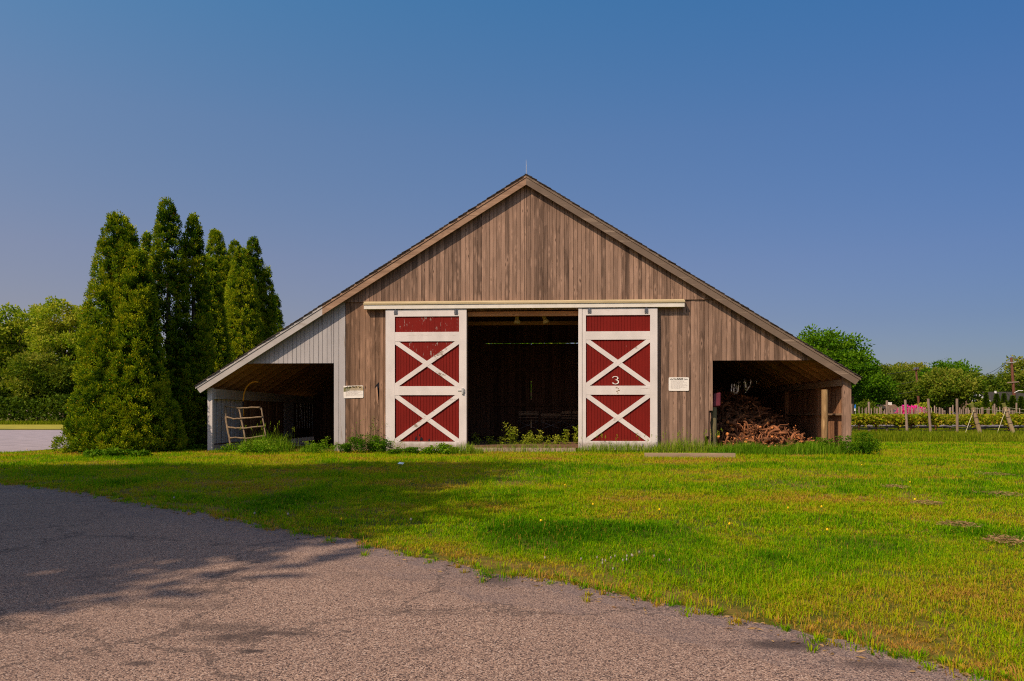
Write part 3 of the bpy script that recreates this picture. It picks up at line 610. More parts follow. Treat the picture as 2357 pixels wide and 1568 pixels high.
# ------------------------------------------------------------------ signs on the front wall
def text_mesh(word, size, bold=.0):
    c = bpy.data.curves.new('t', 'FONT'); c.body = word; c.size = size; c.align_x = 'CENTER'; c.offset = bold; c.extrude = .0006
    o = bpy.data.objects.new('t', c); COL.objects.link(o); dg = bpy.context.evaluated_depsgraph_get()
    me = bpy.data.meshes.new_from_object(o.evaluated_get(dg)); bpy.data.objects.remove(o); bpy.data.curves.remove(c)
    V = np.array([v.co for v in me.vertices]); Fs = [tuple(p.vertices) for p in me.polygons]; bpy.data.meshes.remove(me); return V, Fs
LLAMA = [(-.5,-.5),(-.42,-.5),(-.38,-.15),(.1,-.15),(.14,-.5),(.22,-.5),(.26,-.05),(.36,.25),(.52,.28),(.52,.38),(.36,.46),(.33,.55),(.27,.46),(.16,.12),(-.42,.14),(-.52,.02)]
def sign(name, px0, py0, px1, py1, label, title, tilt, top_tint, seed, animals, lines):
    x0, x1 = X(px0), X(px1); z0, z1 = Z(1258, py1), Z(1258, py0); cx, cz = (x0+x1)/2, (z0+z1)/2; w, h = x1-x0, z1-z0
    root = thing(name, (cx, F-.006, cz), label, 'sign')
    def out(m, V, Fs, nm, y, loc=True):
        V = np.array(V, float); ca, sa = math.cos(tilt), math.sin(tilt)
        P3 = np.stack([cx + V[:,0]*ca - V[:,1]*sa, np.full(len(V), 0.) + y + (V[:,2] if V.shape[1] > 2 else 0), cz + V[:,0]*sa + V[:,1]*ca], 1)
        return meshobj(nm, P3, Fs, m, root)
    r_ = .03; pl = []
    for qx, qz, a0 in ((w/2-r_, h/2-r_, 0), (-w/2+r_, h/2-r_, 90), (-w/2+r_, -h/2+r_, 180), (w/2-r_, -h/2+r_, 270)):
        for k in range(6): a = R(a0 + k*18); pl.append((qx + r_*math.cos(a), qz + r_*math.sin(a)))
    n_ = len(pl); V = [(x, z, 0) for x, z in pl] + [(x, z, .006) for x, z in pl]
    out(M['signw'], V, [tuple(range(n_))] + [(i, n_+i, n_+(i+1)%n_, (i+1)%n_) for i in range(n_)], 'panel', F-.014)
    if top_tint:  # upper half of the panel tinted tan, its left part green
        out(M['top_tint'], [(-w/2+.004,h/2-.05,0),(w*.30,h/2-.006,0),(w*.47,h/2-.02,0),(w/2-.003,h/2-.06,0),(w/2-.003,h*.08,0),(w*.2,h*.10,0),(-w*.2,h*.12,0),(-w*.3,h*.06,0),(-w/2+.004,h*.02,0)], [tuple(range(9))], 'tan_patch', F-.0146)
        out(M['top_tint2'], [(-w/2+.004,h/2-.045,0),(-w*.1,h/2-.02,0),(-w*.13,h*.34,0),(-w*.17,h*.18,0),(-w*.26,h*.05,0),(-w/2+.004,h*.015,0)], [tuple(range(6))], 'green_patch', F-.0150)
    V, Fs = text_mesh(title, .090, .0030); V[:,0] -= (V[:,0].max()+V[:,0].min())/2; V[:,0] *= .43*w/np.ptp(V[:,0]); V[:,1] = (V[:,1]-V[:,1].min())*(.058/np.ptp(V[:,1])); V = np.stack([V[:,0], V[:,1]+h*.30, V[:,2]*0], 1); out(M['black'], V, Fs, 'title', F-.0156)
    for ax, sc, fl in animals:
        out(M['black'], [(ax*w + fl*x*sc, h*.355 + z*sc, 0) for x, z in LLAMA], [tuple(range(len(LLAMA)))], 'animal_figure', F-.0156)
    r = random.Random(seed); V = []; Fs = []
    for k in range(lines):
        zz = h*.24 - k*(h*.62/lines); x = -w*.39; end = w*(.40 - (r.random()**2)*.25) if k < lines-1 else w*.05
        while x < end:
            l = r.uniform(.018,.05); b_ = len(V); V += [(x,zz,0),(x+l,zz,0),(x+l,zz+.0065,0),(x,zz+.0065,0)]; Fs.append((b_,b_+1,b_+2,b_+3)); x += l + .010
    out(M['grey'], V, Fs, 'small_print', F-.0153)
    return root
M['top_tint'] = plain('tan_sign_patch', (.44,.33,.19), .6, var=.1)
M['top_tint2'] = plain('green_sign_patch', (.17,.16,.065), .6, var=.15)
sign('wall_sign', 791, 887, 836.5, 916, 'white notice headed ALPACA with a green and tan top, beside the red door', 'ALPACA', R(1.2), True, 5, ((-.33,.075,1),(.33,.075,-1)), 13)
sign('wall_sign', 1539, 869.5, 1585.5, 900.5, 'clean white notice headed LLAMAS on the brown boards', 'LLAMAS', R(-.3), False, 6, ((-.39,.045,1),(-.30,.05,1),(.30,.05,-1),(.39,.045,-1)), 12)

# ------------------------------------------------------------------ things in and around the barn
def bench(cx, y, label, backs, split):
    t = thing('slatted_bench', (cx, y, .17), label, 'bench', 'slatted benches in the dark doorway'); w = .37; zs = .80
    for sx in (-1, 1):
        for sy in (0, .36):
            b_ = MB(); b_.bar((cx+sx*(w-.02), y+sy, .17), (cx+sx*(w-.02), y+sy, zs-.02 if sy == 0 else zs+.34), .018, .022); b_.build('leg', M['wire'], t)
    for k in range(4):
        b_ = MB(); b_.a = rnd.random(); b_.box(cx-w-.02, cx+w+.02, y-.02+k*.10, y+.06+k*.10, zs-.018, zs); b_.build('seat_slat', M['bench'], t)
    for z_, h_ in backs:
        for xa, xb in (((cx-w, cx-.02), (cx+.02, cx+w)) if split else ((cx-w, cx+w),)):
            b_ = MB(); b_.a = .8; b_.box(xa, xb, y+.335, y+.348, zs+z_, zs+z_+h_); b_.build('back_slat', M['bench'], t)
    for s_ in (-1, 1):
        b_ = MB(); b_.bar((cx-s_*(w-.03), y-.012-.006*s_, .50), (cx+s_*(w-.03), y-.012-.006*s_, zs-.04), .008, .012); b_.build('cross_rod', M['metal'], t)
    return t
BY = 26.3
bench(pt(1216, 960, BY)[0], BY, 'dark bench with three separate back slats, by the slit of light', [(.10,.03),(.20,.10),(.33,.02)], False)
bench(pt(1268, 960, BY)[0]-.0, BY-.3, 'dark bench with two pale back slats, in the middle of the row', [(.12,.025),(.17,.09)], False)
bench(pt(1316, 960, BY)[0], BY-.1, 'dark bench with divided back slats, nearest the right door', [(.07,.05),(.16,.05),(.25,.11)], True)
for px, lb, tl in ((1190, 'cream cone lamp hanging straight down behind the doorway lintel', 0), (1250.5, 'tilted cream cone lamp hanging behind the doorway lintel', .35)):
    x_, z_ = pt(px, 727, F+.5); t = thing('hanging_lamp', (x_, F+.5, 3.7), lb, 'lamp', 'lamps behind the lintel')
    b_ = MB(); b_.tube([(x_,F+.5,z_+.35),(x_,F+.5,z_+.02)], .012, 6); b_.build('stem', M['metal'], t)
    b_ = MB(); d = Vector((math.sin(tl), 0, -math.cos(tl))); p = Vector((x_, F+.5, z_+.03))
    b_.tube([p, p+d*.05, p+d*.13, p+d*.17, p+d*.25], [.045,.055,.055,.085,.092], 12); b_.build('shade', M['lamp'], t)
# pole gate leaning in the left lean-to
def gq(zx, zy, Y): 
    x_, z_ = pt(466.5+.1354*zx, 859.3+.1354*zy, Y); return (x_, Y, z_)
t = thing('pole_gate', gq(500,1300,F+.02), 'rustic gate of stripped poles leaning in the white lean-to', 'gate')
yb = lambda zy: F + .02 + (1300-zy)/750*.35
def gpole(nm, pts, r0, r1):
    b_ = MB(); rr = random.Random(len(pts)+int(pts[0][0])); P3 = []
    for (xa, za), (xb, zb) in zip(pts[:-1], pts[1:]):
        for k in range(4): f = k/4; P3.append((xa+(xb-xa)*f + rr.uniform(-4,4), za+(zb-za)*f + rr.uniform(-4,4)))
    P3.append(pts[-1]); n_ = len(P3)
    b_.tube([gq(x, z, yb(z) - (.03 if nm == 'rung' else 0)) for x, z in P3], [(r0+(r1-r0)*i/(n_-1))*rr.uniform(.9,1.12) for i in range(n_)], 7); return b_.build(nm, M['branch'], t, smooth=True)
gpole('stile', [(382,548),(395,760),(440,1020),(490,1290)], .035, .030)
gpole('stile', [(622,600),(660,800),(700,990),(742,1200)], .026, .024)
gpole('stile', [(975,580),(1005,620),(1025,780),(1080,1090)], .026, .020)
gpole('rung', [(385,553),(500,575),(640,598),(800,582),(980,580)], .027, .022)
gpole('rung', [(410,745),(520,775),(660,770),(1015,745)], .026, .024)
gpole('rung', [(430,915),(560,935),(700,935),(1050,902)], .027, .022)
gpole('rung', [(470,1105),(560,1095),(740,1108),(1075,1062)], .027, .022)
b_ = MB(); c_ = gq(535, 1335, F-.03); b_.tube([(c_[0]+.075*math.cos(a), c_[1], c_[2]+.06*math.sin(a)) for a in np.linspace(-.6, 3.9, 12)], [.03]*12, 7)
tag(b_.build('bent_root', M['branch'], loc=c_, smooth=True), 'curled stub of wood at the foot of the pole gate', 'wood')
h0 = gq(690, 480, F+.6); t = thing('hose', h0, 'stiff yellow hose arching above the pole gate', 'hose')
b_ = MB(); b_.tube([gq(x, z, F+.6) for x, z in ((945,150),(900,143),(850,150),(800,175),(760,215),(725,280),(705,340),(693,410),(690,480))], .020, 8); b_.build('tube', M['yellow'], t, smooth=True)
b_ = MB(); b_.tube([gq(x, z, F+.6) for x, z in ((690,478),(690,505),(692,530),(688,565))], [.026,.028,.020,.018], 8); b_.build('coupling', M['black'], t, smooth=True)
b_ = MB(); b_.tube([gq(x, z, F+.6) for x, z in ((689,560),(695,610),(697,670),(702,730))], .011, 6); b_.build('tail', M['yellow'], t, smooth=True)
for nm, a, c, rr_, lb in (('plank', (1500,1150), (1890,1108), None, 'flat grey board lying at the back of the white lean-to'),
                          ('log', (1490,1165), (1890,1215), .06, 'long grey log lying on the lean-to floor'), ('log', (1530,1240), (1770,1226), .055, 'short grey log lying in front of the long one')):
    ya, yc = F+3.2, F+3.6; p, q = Vector(gq(*a, ya)), Vector(gq(*c, yc)); b_ = MB()
    if rr_ is None: b_.bar(p, q, .05, .13)
    else: b_.tube([p, p.lerp(q,.4)+Vector((0,0,.01)), q], [rr_, rr_*.95, rr_*.85], 9)
    tag(b_.build(nm, M['plate'], loc=tuple(p)), lb, nm)
# posts and box at the right lean-to
def roundpost(name, px, y, ptop, r_, m, label, base=0.0, cat='post'):
    x_, zt = pt(px, ptop, y); b_ = MB(); b_.a = rnd.random(); rr = random.Random(int(px))
    zs = np.linspace(base-.02, zt, 8); b_.tube([(x_+rr.uniform(-.006,.006), y, z) for z in zs], [r_*rr.uniform(.96,1.04) for _ in zs], 12)
    return tag(b_.build(name, m, loc=(x_, y, base), smooth=False), label, cat)
roundpost('post', 1898, F+.10, 897, .083, M['log'], 'pale round log standing free at the right lean-to opening')
roundpost('post', 1642.5, F+.24, 938, .088, M['postg'], 'grey-green round post behind the broken boards')
x_, z_ = pt(1648, 921, F+.24); b_ = MB(); vs = []
for dx, dy, dz in ((-.11,-.10,-.22),(.11,-.10,-.20),(.11,.10,-.20),(-.11,.10,-.22),(-.08,-.08,.15),(.12,-.08,.18),(.12,.08,.18),(-.08,.08,.15)): vs.append((x_+dx, F+.24+dy, z_+dz+.03))
b_.add(vs, [(0,3,2,1),(4,5,6,7),(0,1,5,4),(1,2,6,5),(2,3,7,6),(3,0,4,7)])
bo = tag(b_.build('plastic_box', M['maroon'], loc=(x_, F+.24, z_-.2)), 'maroon plastic box hung on the grey-green post', 'box')
md = bo.modifiers.new('bevel', 'BEVEL'); md.width = .035; md.segments = 3
# decayed wood strip showing beside that post
b_ = MB(); b_.a = .9; rr = random.Random(3); zz = np.linspace(0, Z(1636,950), 9)
b_.tube([(X(1635.5)+rr.uniform(-.01,.01), F+.09, z) for z in zz], [rr.uniform(.03,.045) for _ in zz], 7)
b_.build('rotten_stud', M['barnlow'], barn)
# silver film tubes in the dark
for i, (px, py0, py1, bend, rr_) in enumerate(((1683,880,925,.03,.055),(1689.5,879,929,-.02,.075),(1700.5,876,912,-.07,.07),(1715,871,902,.02,.065),(1729,868,908,-.16,.05),(1741,876,884,.0,.03))):
    y = F+4.2; x_, zt = pt(px, py0, y); _, zb = pt(px, py1, y); n_ = 9; P3 = []; rad = []
    for k in range(n_):
        f = k/(n_-1); P3.append((x_ + bend*(f**2)*1.4 + .012*math.sin(9*f+i), y, zt+(zb-zt)*f)); rad.append(rr_*(.75+.4*math.sin(3.1*f+.2)*1.0)*(1+.12*math.sin(17*f+i)))
    b_ = MB(); b_.tube(P3, rad, 12)
    tag(b_.build('film_tube', M['silver'], loc=P3[0], smooth=True), ('crumpled silver film tube, leftmost in the dark lean-to','widest silver film tube above the wood pile','curved silver film tube with a narrow foot','short bulging silver film tube','thin S-bent silver film tube','tiny silver film scrap, rightmost of the hanging tubes')[i], 'film tube', 'silver tubes hanging over the wood pile')
# timber on the lawn, paper scrap
a, c = Vector((*gp(1484,1053.5), .055)), Vector((*gp(1691,1054), .055)); b_ = MB(); b_.a = .6; b_.bar(a, c, .13, .11)
tag(b_.build('timber', M['timber'], loc=(a.x,a.y,0)), 'squared grey timber lying on the lawn before the boards', 'timber')
x_, y_ = gp(921, 1076); b_ = MB(); b_.add([(x_-.05,y_,.07),(x_+.06,y_-.03,.06),(x_+.07,y_+.06,.085),(x_-.03,y_+.08,.10),(x_,y_+.03,.075)], [(0,1,4),(1,2,4),(2,3,4),(3,0,4)])
tag(b_.build('paper_scrap', M['paper'], loc=(x_,y_,0)), 'small pale scrap of paper in the shaded lawn', 'litter')

# ------------------------------------------------------------------ pile of grapevine stumps
XC = X(1745)
def pile_h(x, y):
    d = np.clip((y - (F+.05)) / 3.4, 0, 1); f = d**.95
    px = (x - (xs0+.05)) / 3.15
    s = np.interp(px, [0,.12,.25,.42,.55,.72,.86,1.0], [.62,.80,.97,1.0,.96,.66,.36,.02])
    return 1.62*f*s
gx, gy = np.meshgrid(np.linspace(xs0+.06, xs0+3.2, 60), np.linspace(F+.06, F+4.6, 60), indexing='ij')
hh = pile_h(gx, gy)*.93 + .10*(fbm(gx*4, gy*4, 9)-.5) - .03
V = np.stack([gx, gy, np.maximum(hh, .01)], -1).reshape(-1,3); Q = []
for i in range(59):
    for j in range(59): a = i*60+j; Q.append((a, a+60, a+61, a+1))
rr = random.Random(77)
def twisted(rr, ln, r0):
    P3 = [Vector((0,0,0))]; d = Vector((1, rr.uniform(-.3,.3), rr.uniform(-.2,.2))).normalized(); n_ = 8
    for k in range(n_):
        d = (d + Vector((rr.gauss(0,.30), rr.gauss(0,.42), rr.gauss(0,.38)))).normalized(); P3.append(P3[-1] + d*ln/n_)
    c_ = (P3[0]+P3[-1])/2; P3 = [p-c_ for p in P3]
    rad = [r0*rr.uniform(.75,1.3)*(1-.35*k/n_) for k in range(n_+1)]; rad[0] *= 1.15; return P3, rad
def stump_mb(seed, sc=1.0):
    r2 = random.Random(seed); b_ = MB(); b_.m = 0; b_.capm = 1; b_.a = r2.random()
    P3, rad = twisted(r2, r2.uniform(.42,.80)*sc, r2.uniform(.026,.050)*sc); b_.tube(P3, rad, 7)
    for q in range(r2.randint(1,3)):
        i = r2.randint(2, 6); Q3, rd2 = twisted(r2, r2.uniform(.16,.4)*sc, r2.uniform(.010,.02)*sc); off = P3[i] - Q3[0]
        b_.tube([p+off for p in Q3], rd2, 6)
    return b_
# deep part of the heap, nobody could count it
b_ = MB(); b_.a = .3
stf = MB(); stf.V = [tuple(v) for v in V]; stf.F = Q; stf.M = [0]*len(Q); stf.A = [.15]*len(Q)
for k in range(420):
    r2 = random.Random(5000+k); x_ = xs0 + .1 + r2.random()*3.0; y_ = F + .3 + r2.random()*3.8
    P3, rad = twisted(r2, r2.uniform(.35,.8), r2.uniform(.010,.026)); z_ = float(pile_h(np.array(x_), np.array(y_))) + r2.uniform(-.06,.03)
    a1, a2 = r2.uniform(0,6.28), r2.uniform(-.5,.5); e1 = Vector((math.cos(a1)*math.cos(a2), math.sin(a1)*math.cos(a2), math.sin(a2)))
    e2 = Vector((-math.sin(a1), math.cos(a1), 0)); e3 = e1.cross(e2); stf.a = r2.random()
    stf.tube([Vector((x_,y_,max(z_,.05))) + e1*p.x + e2*p.y + e3*p.z for p in P3], rad, 5)
tag(stf.build('brushwood', M['vine'], smooth=True), 'dark tangled heap of grapevine cuttings filling the right lean-to', 'brushwood', kind='stuff')
protos = [stump_mb(900+k).build('grapevine_stump', [M['vine'], M['cut']], loc=(0,0,0), smooth=True) for k in range(14)]
cnt = 0
for k in range(286):
    rr = random.Random(3000+k); f = rr.random()**1.1; x_ = xs0 + .12 + rr.random()*3.0; y_ = F + .06 + f*3.5
    z_ = float(pile_h(np.array(x_), np.array(y_))) + rr.uniform(-.02,.07)
    if z_ < .04: z_ = rr.uniform(.03,.08)
    if k < 14: o = protos[k]
    else: o = protos[k % 14].copy(); COL.objects.link(o)
    o.location = (x_, y_, max(z_, .04)); o.rotation_euler = (rr.uniform(0,6.28), rr.uniform(-.55,.55), rr.uniform(0,6.28)); q = rr.uniform(.8,1.2); o.scale = (q,q,q)
    tag(o, 'twisted brown grapevine stump with orange cut ends in the lean-to heap', 'vine stump', 'grapevine stumps heaped in the right lean-to')

# ------------------------------------------------------------------ foliage builders
def leaves(P, D, ln, wd, rs, curl=.0):
    """rhombic leaves at points P growing along D"""
    n_ = len(P); D = D / np.maximum(np.linalg.norm(D, axis=1, keepdims=True), 1e-6)
    Rn = rs.normal(size=(n_,3)); S_ = np.cross(D, Rn); S_ /= np.maximum(np.linalg.norm(S_, axis=1, keepdims=True), 1e-6)
    Nn = np.cross(S_, D); ln = np.broadcast_to(ln, (n_,))[:,None]; wd = np.broadcast_to(wd, (n_,))[:,None]
    V = np.stack([P, P + D*ln*.45 + S_*wd*.5 + Nn*ln*curl, P + D*ln, P + D*ln*.45 - S_*wd*.5 + Nn*ln*curl], 1).reshape(-1,3)
    return V, np.arange(n_*4).reshape(-1,4)
def crown_obj(name, V, Fq, tone, m, parent): return meshobj(name, V, Fq, m, parent, attr={'tone': tone})
def arborvitae(px, Y, ptop, rad, seed, label, subs=(), zb=.05, dens=1.0, gaps=0.0, lean=0, pale=0.0):
    """puffs of flat sprays over a rounded spire; subs = further leaders or low bulges (dx, dy, height, radius)"""
    rs = np.random.RandomState(seed); x0 = pt(px, 950, Y)[0]; top = pt(px, ptop, Y)[1]
    t = thing('arborvitae', (x0, Y, 0), label, 'tree', 'arborvitae trees beside the barn')
    tr = MB(); tr.a = rs.rand(); tr.tube([(x0, Y, -.05), (x0+.03, Y, top*.4), (x0+lean*.6, Y, top*.9)], [.11, .075, .02], 8); tr.build('trunk', M['bark'], t)
    Vs, To = [], []
    pf = lambda q: np.clip(1-q, 0, 1)**.55*(.82+.18*np.minimum(1, q/.08))
    for dx, dy, h, rr in [(0,0,top,rad)] + list(subs):
        area = 2*math.pi*rr*.68*h; npf = int(area*58*dens)
        tt = rs.rand(npf*4)*.985; keep = rs.rand(len(tt)) < pf(tt)+.10; tt = tt[keep][:npf]; prof = pf(tt); n_ = len(tt)
        an = rs.rand(n_)*2*math.pi; inner = rs.rand(n_) < .30
        lob = 1 + .20*(fbm(an*1.9+seed, tt*h*1.3, seed, 2)-.55) + .15*(fbm(an*5, tt*h*3.4, seed+5, 2)-.5)
        r_ = rr*prof*lob*np.where(inner, rs.uniform(.35,.80,n_), 1.0) + .015
        cz = zb + tt*(h-zb); cx = x0 + dx + lean*tt + r_*np.cos(an); cy = Y + dy + r_*np.sin(an)
        if gaps > 0:
            gmask = fbm(an*1.6+2, cz*.9, seed+31, 2); kp = ~((gmask < gaps) & (tt > .12) & (tt < .62)); cx, cy, cz, an, tt, inner = cx[kp], cy[kp], cz[kp], an[kp], tt[kp], inner[kp]; n_ = len(cx)
        lp = 52; pa = np.repeat(an, lp); m_ = n_*lp; big = np.repeat(inner, lp)
        out = np.stack([np.cos(pa), np.sin(pa), np.zeros(m_)], 1); sz = np.repeat(rs.uniform(.05,.115,n_), lp)
        q = rs.normal(size=(m_,3)); q /= np.linalg.norm(q,axis=1,keepdims=True); q *= (rs.rand(m_,1)**.5)
        Pp = np.stack([np.repeat(cx,lp), np.repeat(cy,lp), np.repeat(cz,lp)],1) + q*sz[:,None]*np.array([1,1,1.35])
        Pp[:,2] = np.maximum(Pp[:,2], .03)
        D = q*.9 + out*.55 + np.array([0,0,.75]) + rs.normal(size=(m_,3))*.25
        sc = np.where(big, 1.6, 1.0); V_, F_ = leaves(Pp, D, sc*rs.uniform(.035,.072,m_), sc*rs.uniform(.020,.036,m_), rs); Vs.append(V_)
        base = np.repeat(.46 - pale + .55*(fbm(cx*1.3+cy, cz*1.1, seed+2, 2)-.5) + rs.normal(size=n_)*.15 + inner*.2, lp)  # hearts darkened, pale trees lightened: shade and sun put into the colour
        tn = base - .34*q[:,2] - .12*(q*out).sum(1) + rs.normal(size=m_)*.11; tn = np.where(rs.rand(m_) < .02, .02, np.clip(tn, .07, 1)); To.append(tn)  # puff tops and outward tips coloured lighter, as if sunlit
    V_ = np.concatenate(Vs); tn = np.concatenate(To)
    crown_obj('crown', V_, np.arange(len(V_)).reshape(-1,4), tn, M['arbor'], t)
    return t
arborvitae(272, 18.9, 488, 1.18, 101, 'broad double-topped arborvitae, nearest the road', subs=((.33,-.05,6.2,.74),(-.25,-.25,1.7,1.12),(.3,-.35,1.2,1.0)))
arborvitae(316, 18.6, 572, .84, 102, 'slim light green arborvitae in front of the double-topped one', subs=((.34,.55,1.75,.66),(-.2,-.3,1.9,.72)), pale=.12)
arborvitae(386, 20.3, 456, .88, 103, 'tallest arborvitae, with a thin see-through middle', subs=((.0,-.5,1.75,.85),(.25,.1,3.2,.6)), gaps=.33)
arborvitae(444, 20.8, 493, .70, 104, 'dark pointed arborvitae right of the tallest', subs=((.15,0,3.6,.62),), gaps=.30)
arborvitae(338, 21.6, 532, .42, 105, 'arborvitae half hidden behind the tallest one', gaps=.2)
arborvitae(484, 23.0, 590, .78, 106, 'dark narrow arborvitae just beside the white lean-to eave', subs=((-.2,-.2,4.4,.7),))
arborvitae(497, 27.5, 527, 1.0, 107, 'lighter two-tipped arborvitae behind the near group', subs=((.40,-.1,7.6,.6),(.1,-.4,6.2,.85)))
arborvitae(541, 28.6, 552, .85, 108, 'slender dark arborvitae between the two-tipped and the bright one')
arborvitae(557, 27.0, 566, 1.12, 109, 'bright yellow-green arborvitae rising above the lean-to roof', pale=.14)
arborvitae(583, 29.6, 545, .95, 110, 'dark arborvitae with a shoulder, behind the bright one', subs=((.50,.1,7.4,.72),))
arborvitae(632, 32.0, 676, .75, 111, 'smallest arborvitae, rightmost above the lean-to roof')

def broadleaf(name, px, Y, ptop, rx, label, seed, m, cbase=None, ncl=34, nl=210, lf=.30, group=None, cat='tree', trunk_r=.2, spread=1.0, ry=None, sparse=.0, fork=.35, zbase=0., X0=None, clr=.30, oblate=1.0, top=None):
    rs = np.random.RandomState(seed); x0 = pt(px, 950, Y)[0] if X0 is None else X0; top = top if top else pt(px, ptop, Y)[1]
    cb = cbase if cbase is not None else top*.3; rz = (top-cb)/2; cz = (top+cb)/2; ry = ry or rx
    t = thing(name, (x0, Y, 0), label, cat, group)
    cl = []; tries = 0
    while len(cl) < ncl and tries < 9000:
        tries += 1; v = rs.normal(size=3); v /= np.linalg.norm(v); v *= rs.rand()**.30
        p = np.array([x0+v[0]*rx*.86, Y+v[1]*ry*.86, cz+v[2]*rz*.86]); 
        if v[2] < -.2: p[:2] = np.array([x0,Y]) + (p[:2]-np.array([x0,Y]))*.85
        if all(np.linalg.norm(p-c[0]) > rx*.26 for c in cl): cl.append((p, rs.uniform(.75,1.25)*clr*rx))
        elif tries > 5000: cl.append((p, rs.uniform(.6,1.1)*clr*rx))
    wood_ = MB(); wood_.a = rs.rand(); tf = Vector((x0 + rs.uniform(-.1,.1)*rx*.3, Y, cb + (top-cb)*fork*.6))
    wood_.tube([(x0,Y,-.1),(x0+.02,Y,tf.z*.5),tf], [trunk_r*1.25, trunk_r, trunk_r*.75], 8)
    for p, r_ in cl[:max(9, ncl*2//3)]:
        q = Vector(p); mid = tf.lerp(q, .5) + Vector((rs.uniform(-.1,.1)*rx, rs.uniform(-.1,.1)*rx, .08*rz)); 
        wood_.tube([tf - Vector((0,0,.1)), mid, q], [trunk_r*.5, trunk_r*.27, trunk_r*.08], 5)
    wood_.build('trunk', M['bark'], t)
    P, D, To = [], [], []
    for p, r_ in cl:
        k = int(nl*(r_/(clr*rx))**1.5); v = rs.normal(size=(k,3)); v /= np.linalg.norm(v,axis=1,keepdims=True); rad = rs.rand(k,1)**.42
        # sub clumps make the outline ragged
        sc = rs.normal(size=(7,3)); sc /= np.linalg.norm(sc,axis=1,keepdims=True); sub = sc[rs.randint(0,7,k)]
        P.append(p + (v*rad*.62 + sub*.5)*r_*np.array([1.1,1.1,.78*oblate])); D.append(v + sub*.5 + np.array([0,0,.1]) + rs.normal(size=(k,3))*.5)
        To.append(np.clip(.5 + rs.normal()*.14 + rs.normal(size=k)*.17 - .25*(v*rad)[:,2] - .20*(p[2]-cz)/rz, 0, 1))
    P = np.concatenate(P); D = np.concatenate(D); To = np.concatenate(To)
    P[:,2] = np.maximum(P[:,2], .08)
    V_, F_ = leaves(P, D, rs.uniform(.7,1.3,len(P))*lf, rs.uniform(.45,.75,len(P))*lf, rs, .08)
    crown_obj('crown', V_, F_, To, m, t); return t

# far left: a row of loose yellowish trees over a dark hedge
for i, (px, Y, tp, rx, lb) in enumerate(((-62, 84, 700, 5.6, 'yellowish loose tree cut by the picture edge beyond the road'), (28, 86, 684, 4.6, 'tall yellowish tree beyond the road, leftmost full crown'),
        (88, 90, 690, 3.9, 'yellowish tree with a rounded top in the middle of the far row'), (146, 84, 683, 4.0, 'yellowish tree with the highest ragged top in the far row'), (198, 86, 694, 3.5, 'open yellowish tree with bare limbs beside the arborvitae'))):
    broadleaf('roadside_tree', px, Y, tp, rx, lb, 200+i, M['locust'], cbase=4.0, ncl=54, nl=170, lf=.36, group='yellowish trees beyond the road', trunk_r=.16, fork=.1, clr=.24)
for i, (px, Y, tp, rx, lb) in enumerate(((-20, 80, 856, 4.2, 'dark leafy understorey tree at the picture edge, above the hedge'), (78, 79, 800, 3.4, 'green understorey tree with a pale slanting trunk'), (150, 80, 838, 3.6, 'green understorey tree next to the arborvitae'))):
    broadleaf('understorey_tree', px, Y, tp, rx, lb, 230+i, M['dkleaf' if i != 1 else 'olive'], cbase=1.6, ncl=34, nl=230, lf=.34, group='understorey trees beyond the road', trunk_r=.12, clr=.32)
def hedge(x0, x1, Y, top, depth, n_, lf, m, name, label, seed, cat='hedge'):
    rs = np.random.RandomState(seed); x = rs.uniform(x0, x1, n_); y = Y + rs.normal(size=n_)*depth*.4
    hh_ = top*(.75+.5*fbm(x*.45, y*.2, seed, 3)); z = hh_*rs.rand(n_)**.6; P = np.stack([x,y,z],1)
    V_, F_ = leaves(P, rs.normal(size=(n_,3)) + np.array([0,-.3,.4]), rs.uniform(.7,1.3,n_)*lf, rs.uniform(.5,.8,n_)*lf, rs, .08)
    return tag(meshobj(name, V_, F_, m, loc=((x0+x1)/2, Y, 0), attr={'tone': np.clip(.55 + .5*(fbm(x*.6, z*.9, seed+3)-.5) + rs.normal(size=n_)*.18, 0, 1)}), label, cat)
hedge(-78, -44, 77, 3.0, 3.0, 9000, .34, M['dkleaf'], 'hedge', 'long dark green hedge under the yellowish trees', 41)
hedge(-120, -46, 98, 5.5, 5.0, 14000, .5, M['dkleaf'], 'thicket', 'dark thicket behind the yellowish trees, deep in shade', 42, 'thicket')
hedge(-120, -46, 112, 9.0, 5.0, 12000, .65, M['dkleaf'], 'thicket', 'tall dark wood edge seen between the far trunks', 43, 'thicket')

